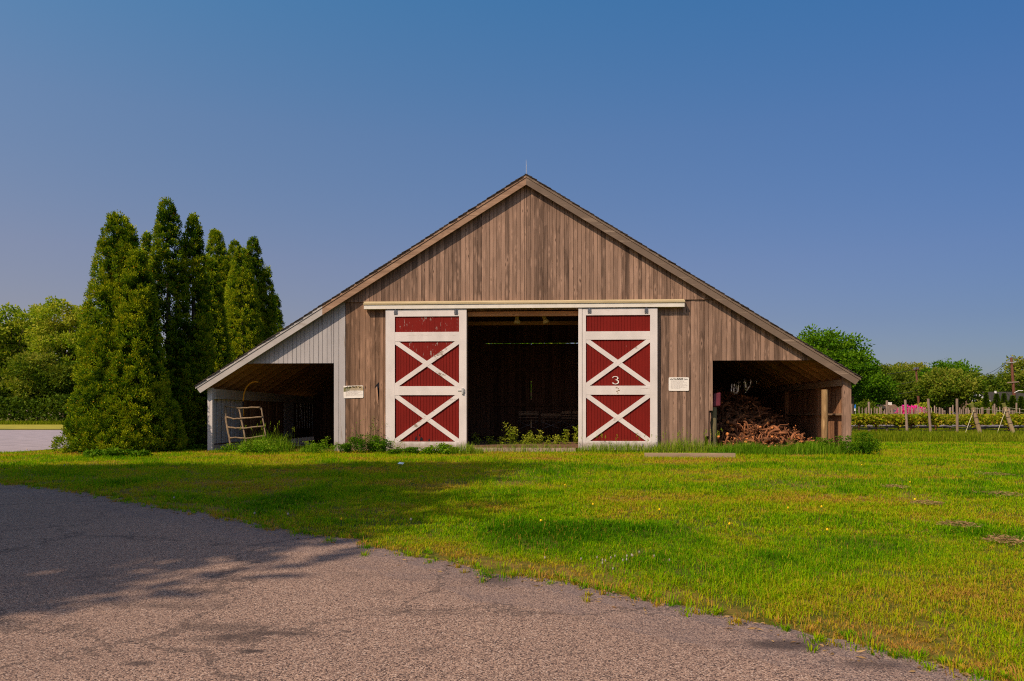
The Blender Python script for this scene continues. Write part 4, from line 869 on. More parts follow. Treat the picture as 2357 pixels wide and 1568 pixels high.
# ------------------------------------------------------------------ right background
broadleaf('shade_tree', 1888, 60, 752, 4.1, 'big bright green tree rising behind the right lean-to roof', 301, M['maple'], cbase=1.2, ncl=60, nl=300, lf=.24, trunk_r=.28, clr=.25)
broadleaf('shade_tree', 1962, 58, 800, 1.9, 'drooping green tree side branch beyond the right roof end', 302, M['maple'], cbase=2.4, ncl=26, nl=200, lf=.22, trunk_r=.12, clr=.33)
far = [(1985, 104, 845, 4.3, 'rounded dark tree just right of the barn roof end', 'maple', .8), (2030, 118, 842, 5.4, 'broad dark green tree behind the low house', 'dkleaf', 1.2), (2078, 128, 843, 4.8, 'olive flat-topped tree left of the near utility pole', 'olive', 6.0),
       (2095, 112, 872, 4.0, 'dark tree below the flat-topped one', 'dkleaf', .8), (2138, 122, 845, 3.6, 'bright green tree right behind the near utility pole', 'maple', 2.0), (2180, 128, 832, 5.0, 'green tree whose dome tops the far tree line', 'maple', 3.0),
       (2183, 100, 853, 4.4, 'wide spreading tree with a forked pale trunk beyond the vines', 'olive', 2.2), (2238, 150, 897, 3.4, 'low olive tree behind the gable of the grey house', 'olive', 1.0), (2290, 150, 860, 4.6, 'dark tree with ragged limbs behind the grey house', 'dkleaf', 1.0),
       (2338, 140, 846, 4.6, 'tall dark tree behind the far utility pole', 'dkleaf', 1.0), (2385, 128, 800, 5.2, 'big brownish olive tree at the picture edge behind the grey house', 'olive', 2.0)]
for i, (px, Y, tp, rx, lb, m_, cb) in enumerate(far):
    broadleaf('far_tree', px, Y, tp, rx, lb, 320+i, M[m_], cbase=cb, ncl=44, nl=230, lf=.40, group='trees beyond the vineyard', trunk_r=.22, clr=.29)
hedge(-46, 44, 120, 7.0, 6.0, 9000, .7, M['maple'], 'thicket', 'green wood edge far behind the barn', 45, 'thicket')
hedge(44, 130, 132, 4.5, 6.0, 16000, .6, M['dkleaf'], 'thicket', 'dark thicket closing the view behind the vineyard houses', 44, 'thicket')
for i, (px, Y, tp, rx, lb, m_) in enumerate(((2118, 96, 933, 1.5, 'yellow-green bush beside the pink one', 'locust'), (2262, 108, 925, 1.9, 'rounded olive bush before the grey house', 'locust'), (2245, 106, 930, 1.7, 'dark round bush under the house gable', 'dkleaf'), (1990, 98, 925, 2.0, 'dark round shrub beside the blue sign', 'dkleaf'))):
    broadleaf('bush', px, Y, tp, rx, lb, 360+i, M[m_], cbase=.1, ncl=20, nl=190, lf=.26, group='bushes beyond the vineyard', cat='bush', trunk_r=.06, clr=.42)
broadleaf('rhododendron', 2100, 95, 932, 1.75, 'wide rhododendron covered in pink blossom beyond the vines', 371, M['pink'], cbase=.1, ncl=26, nl=260, lf=.20, cat='bush', trunk_r=.06, clr=.36)
def cone_tree(px, Y, ptop, rad, seed, label):
    rs = np.random.RandomState(seed); x0, top = pt(px, ptop, Y); t = thing('cone_evergreen', (x0, Y, 0), label, 'tree', 'small evergreens before the grey house')
    tr = MB(); tr.tube([(x0,Y,-.05),(x0,Y,top*.9)], [.08,.02], 6); tr.build('trunk', M['bark'], t)
    n_ = 2600; tt = rs.rand(n_)**1.3; an = rs.rand(n_)*6.283; r_ = rad*(1-tt)**.8*rs.rand(n_)**.4*(1+.3*(fbm(an*2, tt*9, seed)-.5)); P = np.stack([x0+r_*np.cos(an), Y+r_*np.sin(an), .1+tt*(top-.1)],1)
    V_, F_ = leaves(P, np.stack([np.cos(an), np.sin(an), np.full(n_,.7)],1), rs.uniform(.18,.34,n_), .14, rs)
    crown_obj('crown', V_, F_, np.clip(.6+rs.normal(size=n_)*.2,0,1), M['dkleaf'], t)
for a in ((2269.5, 106, 904, .75, 1, 'slim dark evergreen before the grey house, nearest its gable'), (2294, 106, 908, 1.0, 2, 'bristly brownish evergreen second before the grey house'), (2311, 104, 907, .8, 3, 'narrow dark evergreen in the middle of the house front'), (2331, 102, 912, 1.1, 4, 'spiky dark evergreen before the right half of the house'), (2350, 100, 914, .8, 5, 'evergreen at the picture edge before the house')): cone_tree(*a)
# houses
def gq6(zx, zy, Y): return pt(2086.9+.1409*zx, 797.9+.1409*zy, Y)
Yh = 122
xa, zr_ = gq6(1085, 740, Yh); xb, _ = gq6(1740, 735, Yh); _, ze = gq6(1200, 905, Yh)
h = thing('house', ((xa+xb)/2, Yh, 0), 'grey-roofed house with a white-trimmed gable beyond the vines', 'house'); dp = 4.6
b_ = MB(); b_.box(xa+.3, xb+6, Yh-dp+.4, Yh+dp-.4, -.1, ze); b_.add([(xa+.3,Yh-dp+.4,ze),(xa+.3,Yh+dp-.4,ze),(xa+.3,Yh,zr_-.25)],[(0,2,1)]); b_.build('wall', M['hbrown'], h)
b_ = MB()
for s_ in (-1, 1):
    b_.add([(xa,Yh,zr_),(xb,Yh,zr_),(xb+7,Yh+s_*dp,ze),(xa-.0,Yh+s_*dp,ze),(xa,Yh,zr_-.15),(xb,Yh,zr_-.15),(xb+7,Yh+s_*dp,ze-.15),(xa,Yh+s_*dp,ze-.15)],
       [(0,1,2,3),(7,6,5,4),(0,3,7,4),(1,5,6,2),(2,6,7,3),(0,4,5,1)] )
b_.build('roof', M['hroof'], h)
for s_ in (-1,1):
    b_ = MB(); b_.bar((xa-.04,Yh+s_*.04,zr_-.02),(xa-.04,Yh+s_*dp,ze-.02),.16,.26); b_.build('gable_trim', M['trim'], h)
# the gable the photo sees faces the camera side: a cross gable at the left end
x0_, z0_ = gq6(1075, 745, Yh-dp); xl, zl = gq6(1015, 850, Yh-dp); xr2, _ = gq6(1165, 862, Yh-dp); yg = Yh-dp-.3
b_ = MB(); b_.prism([(xl+.1,-.1),(xr2-.1,-.1),(xr2-.1,zl),(x0_,z0_-.2),(xl+.1,zl)], yg, yg+2); b_.build('gable_wall', M['hwall'], h)
for xe in (xl, xr2):
    b_ = MB(); b_.bar((x0_,yg-.08,z0_),(xe,yg-.08,zl),.14,.24,up=(0,1,0)); b_.build('gable_trim', M['trim'], h)
wx, wz = gq6(1103, 820, yg); b_ = MB(); b_.box(wx-.35,wx+.35,yg-.05,yg-.002,wz-.75,wz+.75); wf = b_.build('window', M['trim'], h); b_ = MB(); b_.box(wx-.24,wx+.24,yg-.07,yg-.052,wz-.6,wz+.6); b_.build('pane', M['glass'], wf)
vx, vz = gq6(1450, 750, Yh-.6); b_ = MB(); b_.box(vx-.12,vx+.12,Yh-.7,Yh-.5,vz-.5,vz+.25); b_.build('vent_pipe', M['trim'], h)
def gq7(zx, zy, Y): return pt(1933.5+.1096*zx, 847+.1096*zy, Y)
Yl = 110
xa, zt_ = gq7(700, 762, Yl); xb, _ = gq7(1075, 752, Yl); xe, zev = gq7(1330, 800, Yl); _, zl = gq7(690, 840, Yl)
h = thing('low_house', ((xa+xb)/2, Yl, 0), 'low dark-roofed house with a tan end wall beyond the vines', 'house')
b_ = MB(); b_.box(xa+.2, xb-.2, Yl+.2, Yl+6, -.1, zl); b_.build('wall', M['hbrown'], h)
b_ = MB(); b_.prism([(xb-.2,-.1),(xe,-.1),(xe,zev-.9),(xb+ (xe-xb)*.35,zt_-.05),(xb-.2,zt_-.3)], Yl+.1, Yl+6); b_.build('end_wall', M['hwall'], h)
b_ = MB(); b_.add([(xa-.2,Yl-.3,zl-.1),(xb-.3,Yl-.3,zl-.1),(xb,Yl+3,zt_),(xa+.5,Yl+3,zt_),(xb,Yl+6.3,zl),(xa,Yl+6.3,zl)],[(0,1,2,3),(3,2,4,5)]); b_.build('roof', M['hroof'], h)
cx, cz = gq7(1115, 735, Yl); b_ = MB(); b_.box(cx-.3,cx+.3,Yl+1,Yl+1.5,cz-.3,cz+.12); b_.build('vent_box', M['trim'], h)
x_, z_ = gq7(1170, 905, 104); b_ = MB(); b_.box(x_-.2,x_+.2,104,104.3,z_-.25,z_+.2); b_.box(x_-.03,x_+.03,104.1,104.2,0,z_-.25); tag(b_.build('utility_box', M['trim'], loc=(x_,104,0)), 'small white box on a stake before the tan wall', 'box')
x_, z_ = gq7(295, 815, 70); t = thing('road_sign', (x_, 70, 0), 'small blue sign over a white plate on two thin stakes', 'sign')
b_ = MB(); b_.box(x_-.13,x_+.13,69.9,69.93,z_-.16,z_+.22); b_.build('blue_plate', M['blue'], t)
b_ = MB(); b_.box(x_-.11,x_+.11,69.9,69.93,z_-.40,z_-.17); b_.build('lower_plate', M['trim'], t)
for dx in (-.02, .14):
    b_ = MB(); b_.tube([(x_+dx,69.96,0),(x_+dx-.02,69.96,z_+.1)], .022, 6); b_.build('stake', M['steel'], t)
# utility poles and their wires
def upole(p0, p1, Y, r_, label, arms, extra=None):
    x0, z0 = pt(*p0, Y); x1, z1 = pt(*p1, Y); t = thing('utility_pole', (x0, Y, 0), label, 'utility pole', 'utility poles beyond the vineyard')
    f = (0 - z0)/(z1 - z0) if z0 > 0 else 0; xb_ = x0 + (x1-x0)*f
    b_ = MB(); b_.a = .7; b_.tube([(xb_,Y,-.1),((xb_+x1)/2,Y,z1/2),(x1,Y,z1)], [r_*1.2, r_, r_*.8], 8); b_.build('pole', M['pole'], t)
    for (ax0, az0), (ax1, az1), mm in arms:
        a, c = pt(ax0, az0, Y-.15), pt(ax1, az1, Y-.15); b_ = MB(); b_.bar((a[0],Y-.2,a[1]), (c[0],Y-.2,c[1]), .14, .16); b_.build('crossarm', M[mm], t)
    return t, x1, z1
t, _, _ = upole((2116, 948), (2108.5, 850), 108, .17, 'near utility pole leaning slightly left, behind the pink bush', [((2101, 852), (2114, 850), 'pole')])
for (px, py) in ((2103,850),(2106,849),(2111,848.5)):
    x_, z_ = pt(px, py, 108); b_ = MB(); b_.tube([(x_,107.8,z_-.1),(x_,107.8,z_+.22)], .13, 8); b_.build('transformer', M['metal'], t)
x_, z_ = pt(2113, 881, 107.8); b_ = MB(); b_.box(x_-.15,x_+.15,107.6,107.75,z_-.25,z_+.25); b_.build('junction_box', M['trim'], t)
t, _, _ = upole((2334.5, 915), (2327.5, 823), 112, .21, 'tall dark red utility pole rising behind the grey house', [((2318, 881), (2344, 879), 'vpost'), ((2316, 833.5), (2327, 835), 'steel'), ((2329, 835), (2338, 832.5), 'steel')])
a, c = pt(2334, 904, 111.5), pt(2353, 899.5, 111.5); b_ = MB(); b_.tube([(a[0],111.4,a[1]),((a[0]+c[0])/2,111.4,c[1]),(c[0],111.4,c[1])], .06, 6); b_.build('lamp_arm', M['trim'], t)
upole((2272.5, 903), (2271, 885), 175, .2, 'short brown utility pole seen above the grey roof', [((2262, 886.5), (2281, 885.5), 'pole')])
def wire(p0, p1, Y0, Y1, sag, label):
    a, c = pt(*p0, Y0), pt(*p1, Y1); A_, C_ = Vector((a[0],Y0,a[1])), Vector((c[0],Y1,c[1])); P3 = []
    for k in range(13): f = k/12; q = A_.lerp(C_, f); q.z -= sag*4*f*(1-f); P3.append(q)
    b_ = MB(); b_.tube(P3, .035, 4); tag(b_.build('power_line', M['wire'], loc=tuple(A_), smooth=True), label, 'wire', 'overhead wires beyond the vineyard')
wire((2240, 860), (2327.5, 823), 170, 112, 1.2, 'topmost overhead wire falling left from the tall red pole tip')
wire((2244, 869), (2318, 833), 170, 112, 1.2, 'second overhead wire falling left from the short arm of the red pole')
wire((2327.5, 823), (2385, 820), 112, 112, .2, 'short overhead wire leaving the tall red pole to the right')
wire((2109, 850), (2277, 873), 107.8, 150, .9, 'overhead wire running right from the near pole top')
wire((2103, 851), (1990, 858), 107.8, 120, .4, 'overhead wire running left from the near pole top')
wire((2112, 876), (2250, 889), 107.8, 130, .6, 'pale low overhead wire right of the near pole')
wire((2112, 876), (1945, 886), 107.8, 100, .5, 'pale low overhead wire running left past the roof end')
wire((1945, 911), (2112, 899), 100, 107.8, .4, 'lowest overhead wire across the dark trees')
# ------------------------------------------------------------------ vineyard
SMALL = [(262,880),(340,910),(373,922),(403,930),(416,918),(469,930),(502,915),(520,930),(534,928),(555,915),(563,920),(575,915),(594,955),(608,940),(653,912),(661,915),(684,930),(697,950),(757,915),(770,905),(788,905),(863,915),(890,918),(905,930),(928,920),(940,930),(957,890),(970,915),(985,930),(1000,930),(1018,918),(1033,940),(1045,930),(1100,922),(1133,900),(1153,915),(1183,918),(1200,922),(1217,930),(1230,945),(1243,950),(1290,920),(1303,918),(1325,893),(1398,920),(1415,940),(1433,915),(1457,930),(1472,920),(1487,922),(1500,945),(1520,930),(1560,920),(1580,920),(1605,940),(1625,915),(1640,915),(1685,925),(1705,915),(1745,900),(1762,880),(1787,920),(1817,912),(1850,925),(1910,925),(1922,930),(1937,945),(1955,945),(1970,950),(1993,870),(2025,925)]
VP = []
for zx, zt in SMALL:
    px, py = 1902.8+.2192*zx, 736.6+.2192*zt; Y = min(.84*FPX/max(956-py, 8), 92) if zt > 885 else 44
    VP.append((px, py, Y))
def vine_post(px, py, Y, label, group, base=None, r_=.058):
    x_, z_ = pt(px, py, Y); rr = random.Random(int(px*10)); b_ = MB(); b_.a = rr.random(); lean = rr.uniform(-.05,.05) if base is None else pt(base, 1000, Y)[0]-x_
    b_.tube([(x_+lean, Y, -.05), (x_+lean*.5, Y, z_*.5), (x_, Y, z_)], [r_*1.05, r_, r_*.95], 8)
    return tag(b_.build('vineyard_post', M['vpost'], loc=(x_+lean, Y, 0)), label, 'post', group)
gpst = 'posts standing in the vine rows'
for px, py, Y in VP: vine_post(px, py, Y, 'weathered grey post rising from the far vine rows', gpst, r_=.050 if Y < 60 else .056)
for px, py, bx, Y, lb in ((1999.9, 925, 2001, 37.5, 'front-row grey post nearest the barn, before the low dark house'), (2041.5, 922, 2041, 37.5, 'front-row grey post second from the barn, before the tan wall'), (2083.6, 920.5, 2088.5, 35.6, 'front-row grey post standing before the pink bush'),
        (2136.3, 918, 2142.5, 35.5, 'front-row grey post leaning left, right of the pink bush'), (2202.7, 917.8, 2203.5, 35.3, 'straight front-row grey post left of the two leaning posts')):
    vine_post(px, py, Y, lb, gpst, base=bx, r_=.060)
for i, (tp, bs, Y, lb) in enumerate((((2236.5, 930), (2259.5, 1010), 33.5, 'thick tan end post leaning left with a mossy top, nearer the barn'), ((2309.5, 928.5), (2336.5, 1009), 33.8, 'thick tan end post leaning left with a mossy top, nearer the picture edge'))):
    xt, zt = pt(*tp, Y); xb_, _ = pt(*bs, Y); t = thing('end_post', (xb_, Y, 0), lb, 'post', 'leaning vineyard end posts'); tv = Vector((xt, Y, zt)); bv = Vector((xb_, Y, -.05)); d = (tv-bv).normalized()
    b_ = MB(); b_.a = .4+.3*i; b_.tube([bv, bv.lerp(tv,.5), tv], [.092,.086,.080], 12); b_.build('shaft', M['vend'], t)
    b_ = MB(); b_.tube([tv-d*.16, tv+d*.004], [.0825,.083], 12); b_.build('mossy_top', M['moss'], t)
    for f in (.42, .60, .75):
        q = bv.lerp(tv, f); b_ = MB(); b_.tube([q, q+d*.02], [.093,.093], 12); b_.build('wire_wrap', M['wire'], t)
    gx_, gz_ = pt(tp[0]-24, 1008, Y); b_ = MB(); b_.tube([tv-d*.30+Vector((-.06,-.12,0)), Vector((gx_, Y-.2, .0))], .014, 5); b_.build('guy_wire', M['guy'], t)
    b_ = MB(); b_.tube([tv-d*.20, Vector((xt+7.5, Y+6, .98))], .012, 4); b_.build('trellis_wire', M['guy'], t)
ROWY = [36.2, 38.8]
def grapevine(x_, Y, seed, label):
    rs = np.random.RandomState(seed); r2 = random.Random(seed); t = thing('grapevine', (x_, Y, 0), label, 'vine', 'grapevines along the front rows')
    b_ = MB(); b_.a = .3; b_.tube([(x_,Y,-.05),(x_+r2.uniform(-.05,.05),Y,.3),(x_+r2.uniform(-.06,.06),Y,.55)], [.05,.04,.045], 7); b_.build('trunk', M['vine'], t, smooth=True)
    b_ = MB(); b_.a = .5
    for s_ in (-1, 1): b_.tube([(x_,Y,.52),(x_+s_*.3,Y,.62+r2.uniform(-.03,.04)),(x_+s_*.8,Y+r2.uniform(-.05,.05),.62)], [.035,.025,.016], 6)
    b_.build('cordon', M['vine'], t, smooth=True)
    n_ = 680; xx = x_ + rs.normal(size=n_)*.45; hh_ = .95 + .18*(fbm(xx*2.3, xx*0+seed, 7)-.5)*2; zz = .55 + (hh_-.55)*rs.rand(n_)**.8; low = rs.rand(n_) < .10; zz = np.where(low, .38+.2*rs.rand(n_), zz)
    kp = ~(low & (abs(xx-x_) > .22)); xx, zz = xx[kp], zz[kp]; n_ = len(xx)
    P = np.stack([xx, Y + rs.normal(size=n_)*.16, zz], 1); V_, F_ = leaves(P, rs.normal(size=(n_,3))+np.array([0,-.3,.2]), rs.uniform(.09,.16,n_), rs.uniform(.08,.14,n_), rs, .06)
    crown_obj('leaves', V_, F_, np.clip(.30+rs.normal(size=n_)*.24, 0, 1), M['vineleaf'], t)
M['vineleaf'] = foliage('vine_leaves', [(0., (.44,.32,.03)), (.3, (.32,.34,.006)), (.65, (.15,.25,.003)), (1., (.06,.13,.002))], .42)
for r_, (Y, pxs) in enumerate(((ROWY[0], (1978, 2017.5, 2065, 2101, 2150.5, 2242, 2319)), (ROWY[1], (1996, 2040, 2130, 2188, 2268, 2345)))):
    for i, px in enumerate(pxs): grapevine(pt(px, 990, Y)[0], Y + rnd.uniform(-.1,.1), 700+r_*20+i, ('front-row grapevine with a dark trunk, lawn side of the vineyard', 'second-row grapevine seen between the front-row trunks')[r_])
# label each of the front vines by its neighbours
_nb = ['nearest the barn corner post', 'below the front-row post nearest the barn', 'left of the post before the pink bush', 'right of the post before the pink bush', 'right of the left-leaning front-row post', 'beside the first leaning end post', 'beside the last leaning end post']
_n2 = ['near the barn corner', 'under the tan wall', 'under the right end of the pink bush', 'left of the straight front-row post', 'right of the first leaning end post', 'at the picture edge']
k1 = k2 = 0
for o in list(COL.objects):
    if o.get('category') == 'vine' and o.parent is None:
        if o['label'].startswith('front'): o['label'] = 'dark-trunked front-row grapevine ' + _nb[k1]; k1 += 1
        else: o['label'] = 'second-row grapevine ' + _n2[k2]; k2 += 1
rs = np.random.RandomState(5); Pn = []
Vs = []; To = []
for k, Y in enumerate(np.arange(41.5, 92, 2.7)):
    x0, x1 = Y*.40, Y*.76; n_ = int((x1-x0)*(420 if Y < 45 else 240)); xx = rs.uniform(x0, x1, n_); hh_ = .92 + .22*(fbm(xx*1.7, xx*0+k*3.1, 11)-.45)
    zz = .56 + (hh_-.56)*rs.rand(n_)**.7; P = np.stack([xx, Y+rs.normal(size=n_)*.2, zz], 1); s_ = 1 + max(0, Y-45)*.018
    V_, F_ = leaves(P, rs.normal(size=(n_,3))+np.array([0,-.2,.3]), rs.uniform(.09,.17,n_)*s_, rs.uniform(.08,.14,n_)*s_, rs, .06); Vs.append(V_); To.append(np.clip(.24+rs.normal(size=n_)*.22,0,1))
V_ = np.concatenate(Vs); tag(meshobj('vine_foliage', V_, np.arange(len(V_)).reshape(-1,4), M['vineleaf'], attr={'tone': np.concatenate(To)}), 'low green vine canopy of all the rows behind the front one', 'vines', kind='stuff')
for i, (Y, z0_, amp, lb) in enumerate(((35.9, .40, .05, 'upper black irrigation hose strung along the front vines'), (35.85, .27, .06, 'lower sagging black irrigation hose under the front vines'), (38.6, .33, .03, 'black irrigation hose along the second vine row'))):
    P3 = [(x_, Y, z0_ + amp*math.sin(x_*1.15+i*2.1)*.7 + amp*.5*math.sin(x_*2.7+i)) for x_ in np.linspace(14.2, 28, 60)]; b_ = MB(); b_.tube(P3, .020 if i < 2 else .016, 5)
    tag(b_.build('irrigation_hose', M['hose'], loc=P3[0], smooth=True), lb, 'hose', 'black hoses in the vineyard')
for i, (Y, z0_, lb) in enumerate(((37.4, .44, 'grey bundle of bird netting under the front vines'), (40.2, .40, 'grey bundle of bird netting under the second row'))):
    b_ = MB(); rr = random.Random(i); P3 = [(x_, Y, z0_+rr.uniform(-.02,.02)) for x_ in np.linspace(14.5, 30, 90)]; b_.tube(P3, [rr.uniform(.04,.075) for _ in P3], 6); tag(b_.build('bird_net', M['net'], loc=P3[0]), lb, 'netting', 'bird netting in the vineyard')

# ------------------------------------------------------------------ weeds along the barn
def blades(x, y, h, w, rs, bend=.35, z0=0.0, up=1.0, seg=2, ang=None):
    """grass blades (bent strips of two quads) -> V, quads"""
    n_ = len(x); a = rs.rand(n_)*6.283 if ang is None else ang; d = np.stack([np.cos(a), np.sin(a)],1); s_ = np.stack([-np.sin(a), np.cos(a)],1); b_ = (rs.rand(n_)**.8)*bend
    P0 = np.stack([x,y,np.full(n_,z0) if np.isscalar(z0) else z0],1); h = np.broadcast_to(h,(n_,)); w = np.broadcast_to(w,(n_,))
    D3 = np.concatenate([d, np.zeros((n_,1))],1); S3 = np.concatenate([s_, np.zeros((n_,1))],1); Uz = np.array([0,0,1.])
    M1 = P0 + Uz*(h*.55)[:,None] + D3*(h*b_*.30)[:,None]; T = P0 + Uz*(h*(1-.35*b_**2))[:,None] + D3*(h*b_)[:,None]
    hw = (w/2)[:,None]
    if seg == 1:
        V = np.stack([P0-S3*hw, P0+S3*hw, T+S3*hw*.15, T-S3*hw*.15],1).reshape(-1,3); return V, np.arange(n_*4).reshape(-1,4), 1
    V = np.stack([P0-S3*hw*.8, P0+S3*hw*.8, M1+S3*hw*.8, M1-S3*hw*.8, T+S3*hw*.12, T-S3*hw*.12],1).reshape(-1,3)
    i = np.arange(n_)*6; Q = np.concatenate([np.stack([i,i+1,i+2,i+3],1), np.stack([i+3,i+2,i+4,i+5],1)],1).reshape(-1,4); return V, Q, 2
def tuft(name, px0, px1, py, h, n_, label, seed, m='weed', w=.010, bend=.7, depth=.25, heads=0, cat='grass tuft', Y=None, tone=.4, yoff=0):
    rs = np.random.RandomState(seed); x0, y0 = gp(px0, py); x1, _ = gp(px1, py)
    if Y: x0, x1, y0 = pt(px0,1000,Y)[0], pt(px1,1000,Y)[0], Y
    x = rs.uniform(x0, x1, n_); u = (x-(x0+x1)/2)/max(.05,(x1-x0)/2); y = y0 + rs.normal(size=n_)*depth*.5
    hh_ = h*(.45+.6*rs.rand(n_))*(1-.45*np.abs(u)**2)*(.75+.5*fbm(x*5, y*5, seed)); V, Q, k = blades(x, y, hh_, w*rs.uniform(.6,1.3,n_), rs, bend)
    To = np.repeat(np.clip(tone+rs.normal(size=n_)*.2,0,1), k)
    if heads:
        xs_ = rs.uniform(x0,x1,heads); Vh, Qh, kh = blades(xs_, y0+rs.normal(size=heads)*depth*.4, h*rs.uniform(.9,1.35,heads), np.full(heads,.006), rs, .35)
        T = Vh.reshape(-1,6,3)[:,4]; P = np.repeat(T,14,0)+rs.normal(size=(heads*14,3))*np.array([.008,.008,.03]); Vl, Ql = leaves(P, rs.normal(size=P.shape)*.4+np.array([0,0,1]), .03, .012, rs)
        Q = np.concatenate([Q, Qh+len(V), Ql+len(V)+len(Vh)]); V = np.concatenate([V,Vh,Vl]); To = np.concatenate([To, np.full(heads*2,.15), np.full(len(P),.1)])
    return tag(meshobj(name, V, Q, M[m], loc=((x0+x1)/2, y0, 0), attr={'tone': To}), label, cat)
def leafy(name, px0, px1, py, h, n_, label, seed, m='weed', lf=.05, depth=.35, cat='weed', stems=0, tone=.5, flat=.8):
    rs = np.random.RandomState(seed); x0, y0 = gp(px0, py); x1, _ = gp(px1, py); ns = max(5, int((x1-x0)*22)) if not stems else stems
    sx = rs.uniform(x0,x1,ns); sy = y0 + rs.normal(size=ns)*depth*.45; sh = h*(.45+.65*rs.rand(ns))*(1-.4*np.abs((sx-(x0+x1)/2)/((x1-x0)/2+.01))**2.5)
    i = rs.randint(0,ns,n_); f = rs.rand(n_)**.65; lean = rs.normal(size=(ns,2))*.18
    P = np.stack([sx[i]+lean[i,0]*sh[i]*f + rs.normal(size=n_)*.045, sy[i]+lean[i,1]*sh[i]*f + rs.normal(size=n_)*.045, .01+sh[i]*f],1)
    D = rs.normal(size=(n_,3)); D[:,2] = D[:,2]*.5*flat+.25; V, Q = leaves(P, D, lf*rs.uniform(.6,1.3,n_), lf*.55*rs.uniform(.7,1.3,n_), rs, .08)
    To = np.clip(tone+rs.normal(size=n_)*.16 - (f-.6)*.45 + rs.normal(size=ns)[i]*.1,0,1)
    V2, Q2, k = blades(sx, sy, sh, np.full(ns,.008), rs, .2); Q = np.concatenate([Q, Q2+len(V)]); V = np.concatenate([V,V2]); To = np.concatenate([To, np.full(len(Q2),.5)])
    return tag(meshobj(name, V, Q, M[m], loc=((x0+x1)/2,y0,0), attr={'tone': To}), label, cat)
leafy('leafy_weed', 788, 898, 1043, .48, 5600, 'dense dark green weed bush left of the left red door', 501, 'bushy', .045, .4)
leafy('leafy_weed', 898, 985, 1046, .17, 2200, 'low leafy weeds under the left half of the left red door', 502, 'bushy', .045, .3)
leafy('leafy_weed', 985, 1050, 1046, .25, 1500, 'broad-leaved weeds under the right half of the left red door', 503, 'weed', .06, .3)
leafy('climbing_weed', 805, 893, 1040, 1.0, 190, 'thin wispy stems climbing the boards above the weed bush', 504, 'bushy', .04, .2, stems=9)
leafy('climbing_weed', 900, 985, 1042, .50, 110, 'thin wispy stems against the white foot of the left red door', 505, 'locust', .035, .15, stems=8)
tuft('grass_tuft', 555, 676, 1041, .62, 700, 'tall seeding grass tuft before the pole gate', 510, heads=16, w=.013, bend=.9, depth=.4)
leafy('leafy_weed', 556, 640, 1045, .32, 1900, 'leafy weeds growing at the foot of the tall seeding grass', 511, 'weed', .05, .4)
leafy('leafy_weed', 512, 560, 1042, .26, 380, 'bright leafy sprig beside the pole gate foot', 512, 'weed', .06, .3)
tuft('grass_tuft', 690, 738, 1043, .30, 300, 'short arching grass tuft in the white lean-to opening', 513, bend=.95)
leafy('leafy_weed', 718, 772, 1045, .40, 900, 'ragged weed clump by the white corner boards', 514, 'weed', .04, .35)
tuft('grass_tuft', 478, 530, 1043, .15, 200, 'thin grass tuft at the white corner post foot', 515)
tuft('grass_tuft', 1035, 1112, 1046, .36, 520, 'wispy pale grass between the left door and the doorway', 520, tone=.25, bend=.9)
for i, (px, h_, n_) in enumerate(((1093,.36,60),(1128,.30,110),(1152,.30,90),(1176,.58,150),(1200,.36,130),(1219,.46,120),(1239,.40,120),(1260,.33,100),(1277,.36,110),(1299,.44,130),(1331,.62,140))):
    leafy('nettle_weed', px-11, px+9, 1036, h_*1.3, int(n_*2.3), ('leafy weed stem in the doorway nearest the left door', 'second weed in the doorway from the left door', 'third weed in the doorway from the left door', 'tallest drooping weed left of the doorway middle', 'weed just right of the tallest one', 'weed under the slit of light', 'weed before the middle bench', 'short weed right of the middle bench', 'weed fourth from the right door', 'drooping weed before the third bench', 'tall drooping weed against the right door jamb')[i], 530+i, 'weedpale', .062, .16, stems=4, tone=.35)['group'] = 'weeds growing in the doorway'
tuft('grass_tuft', 1080, 1335, 1040, .26, 2000, 'band of short weedy grass along the doorway sill', 545, tone=.3, depth=.4)
tuft('grass_tuft', 1330, 1520, 1042, .36, 950, 'thin seeding grass along the foot of the right red door', 546, tone=.25, bend=.6, heads=14)
tuft('grass_tuft', 1505, 1650, 1043, .46, 1000, 'pale wispy grass at the foot of the boards under the LLAMAS notice', 547, tone=.2, bend=.6, heads=24, depth=.3)
tuft('grass_tuft', 1635, 1790, 1046, .36, 2300, 'lush green grass before the left of the stump heap', 548, tone=.55, bend=.8, depth=.6)
tuft('grass_tuft', 1770, 1945, 1046, .36, 2500, 'lush green grass before the right of the stump heap', 549, tone=.5, bend=.8, depth=.6)
leafy('leafy_weed', 1652, 1730, 1036, .46, 1100, 'feathery weeds at the left foot of the stump heap', 550, 'weedpale', .04, .3)
leafy('leafy_weed', 1740, 1850, 1038, .36, 1700, 'feathery weeds at the middle foot of the stump heap', 551, 'weedpale', .04, .3)
leafy('leafy_weed', 1838, 1930, 1044, .42, 3600, 'dark feathery weed bush before the pale round log', 552, 'bushy', .045, .5, tone=.5)
leafy('leafy_weed', 1934, 2006, 1048, .55, 4200, 'dark feathery weed bush at the barn corner post', 553, 'bushy', .045, .6, tone=.5)
leafy('leafy_weed', 184, 335, 1052, .18, 2200, 'bright ground ivy under the double-topped arborvitae', 554, 'bushy', .08, .5, cat='ground cover', tone=.4)
leafy('leafy_weed', 440, 480, 1036, .18, 500, 'sunlit low weeds between the arborvitae and the corner post', 555, 'weed', .06, .4)

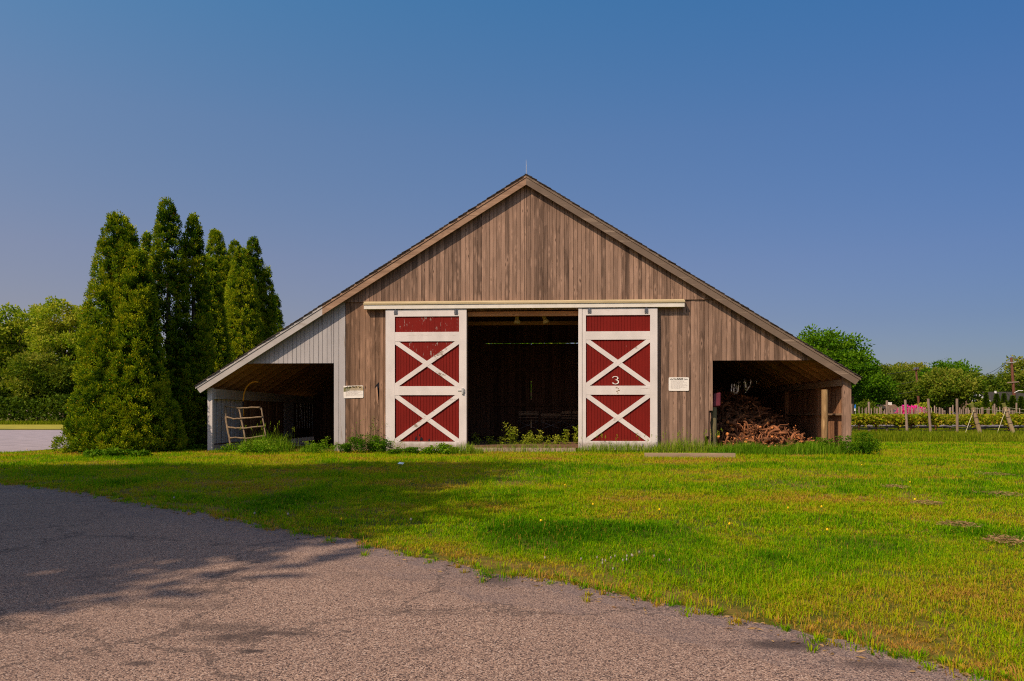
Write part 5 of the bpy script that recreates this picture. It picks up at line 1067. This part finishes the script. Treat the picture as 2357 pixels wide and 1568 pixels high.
# ------------------------------------------------------------------ lawn blades
rs = np.random.RandomState(12); Vs = []; Qs = []; To = []; off = 0
def field(y0, y1, dens, hmin, hmax, w, seg, xlim=None, tuft_=0):
    global off
    area = (y1-y0)*( .80*(y0+y1)/2*2 + 5); n_ = int(area*dens); y = rs.uniform(y0, y1, n_); x = -(.80*y+1.5) + rs.rand(n_)*(1.6*y+5)
    tz = rs.rand(n_); ang = rs.rand(n_)*6.283
    if tuft_:
        m_ = max(1, n_//tuft_); ci = rs.randint(0, m_, n_); tz = rs.rand(m_)[ci]; rr_ = rs.rand(n_)**.6*(.022+.030*tz)*(1+y*.06)
        x = x[:m_][ci] + rr_*np.cos(ang); y = y[:m_][ci] + rr_*np.sin(ang); ang = ang + rs.normal(size=n_)*.5
    ed = y - edge_y(x); k = (x < 5.9) ; keep = (ed > -.02) | ~k
    keep &= ~((x > XL-.1) & (x < XR+.1) & (y > F-.02))
    keep &= ~((x < -14.2) & (y > 18.3))
    if xlim: keep &= (x > xlim[0]) & (x < xlim[1])
    # thin worn strip along the drive, tufts elsewhere
    cl = fbm(x*2.2, y*2.2, 21); ed = np.where(k, ed, 9); thin = np.clip(ed/.55, 0, 1)
    keep &= rs.rand(n_) < np.clip(.22 + .78*thin + (cl-.5)*1.8, .05, 1) * np.clip(.85 + (fbm(x*1.1,y*1.1,33)-.38)*2.2, .5, 1)
    x, y, cl, thin, tz, ang = x[keep], y[keep], cl[keep], thin[keep], tz[keep], ang[keep]; n_ = len(x)
    big = fbm(x*.33+3, y*.5, 41); mid = fbm(x*1.3, y*1.3, 52)
    h = (hmin + (hmax-hmin)*rs.rand(n_))*(.45+.8*np.clip((mid-.25)*1.7,0,1)+.35*tz)*(.7+.3*thin)
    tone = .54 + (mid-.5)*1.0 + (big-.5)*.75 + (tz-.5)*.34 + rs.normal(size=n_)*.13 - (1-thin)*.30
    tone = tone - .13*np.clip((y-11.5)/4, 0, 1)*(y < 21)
    tone = np.where(rs.rand(n_) < .05 + .14*(1-thin) + .08*np.clip((.40-mid)*4,0,1), .04 + .1*rs.rand(n_), tone)
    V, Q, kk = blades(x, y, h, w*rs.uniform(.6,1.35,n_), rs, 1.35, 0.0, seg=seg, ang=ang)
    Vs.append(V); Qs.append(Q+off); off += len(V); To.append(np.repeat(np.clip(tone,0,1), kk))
field(2.4, 6.0, 13000, .015, .055, .0042, 2, tuft_=16)
field(6.0, 10.0, 4800, .022, .062, .0066, 2, tuft_=14)
field(10.0, 15.0, 1700, .03, .07, .010, 1, tuft_=10)
field(15.0, 20.5, 950, .03, .08, .014, 1)
field(20.5, 27.0, 520, .03, .08, .019, 1, (8.5, 40))
ne = 620; xe = rs.uniform(-9.5, 2.9, ne); ye = edge_y(xe) + rs.normal(size=ne)*.09 - .02; far_ = rs.rand(ne) < .07; ye = ye - far_*rs.rand(ne)*.4
lp = 26; sz_ = np.repeat(.02+.07*rs.rand(ne)**2, lp); an_ = rs.rand(ne*lp)*6.283; rr_ = rs.rand(ne*lp)**.6*sz_
V, Q, kk = blades(np.repeat(xe,lp)+rr_*np.cos(an_), np.repeat(ye,lp)+rr_*np.sin(an_), (.015+.045*rs.rand(ne*lp))*(.5+6*sz_), .0055*rs.uniform(.6,1.3,ne*lp), rs, 1.0, 0.004, seg=2, ang=an_)
Vs.append(V); Qs.append(Q+off); off += len(V); To.append(np.repeat(np.clip(np.repeat(rs.choice([.05,.2,.5,.62,.75], ne), lp)+rs.normal(size=ne*lp)*.12,0,1), kk))
nd = 900; xd = rs.uniform(-6, 2.8, nd); yd_ = edge_y(xd) - .02 - .35*rs.rand(nd)**2.2; D = rs.normal(size=(nd,3))*np.array([1,1,.15]); Vd, Qd = leaves(np.stack([xd,yd_,np.full(nd,.012)],1), D, rs.uniform(.012,.05,nd), rs.uniform(.004,.014,nd), rs, .1)
tag(meshobj('litter', Vd, Qd, M['straw'], attr={'tone': rs.rand(nd)}), 'dry straw and leaf bits scattered along the drive edge', 'litter', kind='stuff')
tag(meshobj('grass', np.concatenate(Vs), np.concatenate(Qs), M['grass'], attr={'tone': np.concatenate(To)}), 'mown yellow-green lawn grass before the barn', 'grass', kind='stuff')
Vs = []; Qs = []; To = []; off = 0
n_ = 60000; y = rs.uniform(26.0, 46, n_); x = rs.uniform(.42, .80, n_)*y; x = np.where(x < XR+.2, x+6, x); edgev = 27.2 - (x-12)*.16 + .8*(fbm(x*.6, x*0, 3)-.5); kp = y > edgev; x, y = x[kp], y[kp]
V, Q, kk = blades(x, y, .12+.22*rs.rand(len(x))*(.5+fbm(x*.8,y*.8,4)), .02, rs, .6); tag(meshobj('meadow_grass', V, Q, M['meadow'], attr={'tone': np.repeat(np.clip(.5+.6*(fbm(x*.7,y*.7,8)-.5)+rs.normal(size=len(x))*.18,0,1),kk)}), 'tall unmown grass under and before the vines', 'grass', kind='stuff')
n_ = 16000; y = rs.uniform(77, 84, n_)-4; x = rs.uniform(-78, -43, n_); V, Q, kk = blades(x, y, .35*rs.rand(n_)+.15, .07, rs, .5); tag(meshobj('verge_grass', V, Q, M['meadow'], attr={'tone': np.repeat(np.clip(.55+rs.normal(size=n_)*.2,0,1),kk)}), 'rough green grass along the hedge foot', 'grass', kind='stuff')
# clippings, dandelions, clover
for i, (px, py, r_, lb) in enumerate(((2060,1126,.14,'dry clipping heap farthest up the lawn'),(2130,1164,.13,'small dry clipping heap second from the barn'),(2212,1216,.14,'dry clipping heap in the middle of the right lawn'),(2312,1253,.12,'dry clipping heap nearest the picture edge'),(2290,1096,.22,'flat brown clipping streak near the vineyard'),(2300,1143,.22,'wide brown clipping patch right of the lawn'))):
    x0, y0 = gp(px, py); q = random.Random(i); r3 = np.random.RandomState(i); m_ = 260; a = r3.rand(m_)*6.28; r_ *= .8; d = r3.rand(m_)**.6*r_; P = np.stack([x0+d*np.cos(a)*1.5, y0+d*np.sin(a)*1.6, .025+.015*(1-d/r_)+.02*r3.rand(m_)],1); D = r3.normal(size=(m_,3))*np.array([1,1,.25])
    V, Q = leaves(P, D, .05, .006, r3); tag(meshobj('clippings', V, Q, M['straw'], loc=(x0,y0,0), attr={'tone': r3.rand(m_)}), lb, 'clippings', 'dry clippings on the lawn')
def flower(px, py, m, nm, label, cat, group, hh_=.05, r_=.0105):
    x0, y0 = gp(px, py + hh_*0); t = MB(); t.m = 1; t.tube([(x0,y0,0),(x0+.004,y0,hh_)], .0035, 4); t.m = 0
    P3 = [(x0+.004,y0,hh_-.004),(x0+.004,y0,hh_+.004),(x0+.004,y0,hh_+.014),(x0+.004,y0,hh_+.02)]; t.tube(P3, [r_*.4, r_, r_*.9, r_*.35], 8)
    return tag(t.build(nm, [M[m], M['stalk']], loc=(x0,y0,0)), label, cat, group)
for px, py in ((1300,1117),(1364,1164),(1517,1177),(1678,1212),(1813,1173),(1903,1226),(785,1200),(2094,1110),(2105,1152),(1244,1204),(62,1030),(1983,1068),(1890,1170)): flower(px, py+9, 'petal', 'dandelion', 'yellow dandelion flower standing in the mown lawn', 'flower', 'dandelions in the lawn')
for px, py in ((585,1186),(400,1148),(662,1188),(945,1201),(148,1069)): flower(px, py+9, 'fluff', 'seed_head', 'pale dandelion seed head standing in the lawn', 'flower', 'pale seed heads in the lawn')
r3 = np.random.RandomState(9); x0, y0 = gp(1405, 1308)
b_ = MB()
for k in range(18):
    x_, y_ = x0 + r3.normal()*.16, y0 + r3.normal()*.12; hh_ = r3.uniform(.06,.09); b_.tube([(x_,y_,hh_-.006),(x_,y_,hh_),(x_,y_,hh_+.01)], [.003,.0055,.003], 6)
tag(b_.build('clover_flowers', M['fluff'], loc=(x0,y0,0)), 'cluster of small white clover flowers near the drive edge', 'clover', kind='stuff')

# tree beside the photographer that shades the drive and the near lawn
broadleaf('maple', 0, -0.05, 0, 4.3, 'spreading maple beside the drive whose shade falls on the lawn', 801, M['maple'], cbase=4.6, ncl=110, nl=330, lf=.27, trunk_r=.24, X0=-11.35, top=11.2, clr=.27)
broadleaf('maple', 0, 6.3, 0, 2.9, 'smaller maple by the drive nearer the road, shading the drive mouth', 802, M['maple'], cbase=3.4, ncl=50, nl=260, lf=.24, trunk_r=.16, X0=-12.2, top=8.0, clr=.30)
broadleaf('tree', 0, 45, 0, 3.6, 'bright green tree glimpsed through the slits of the back doors', 803, M['weed'], cbase=1.0, ncl=40, nl=240, lf=.26, trunk_r=.16, X0=-1.0, top=9.0, clr=.32)
broadleaf('maple', 0, 4.6, 0, 2.7, 'tall slim maple between the other two by the drive, shading the middle of the lawn', 804, M['maple'], cbase=6.6, ncl=50, nl=260, lf=.25, trunk_r=.16, X0=-9.7, top=11.6, clr=.32)
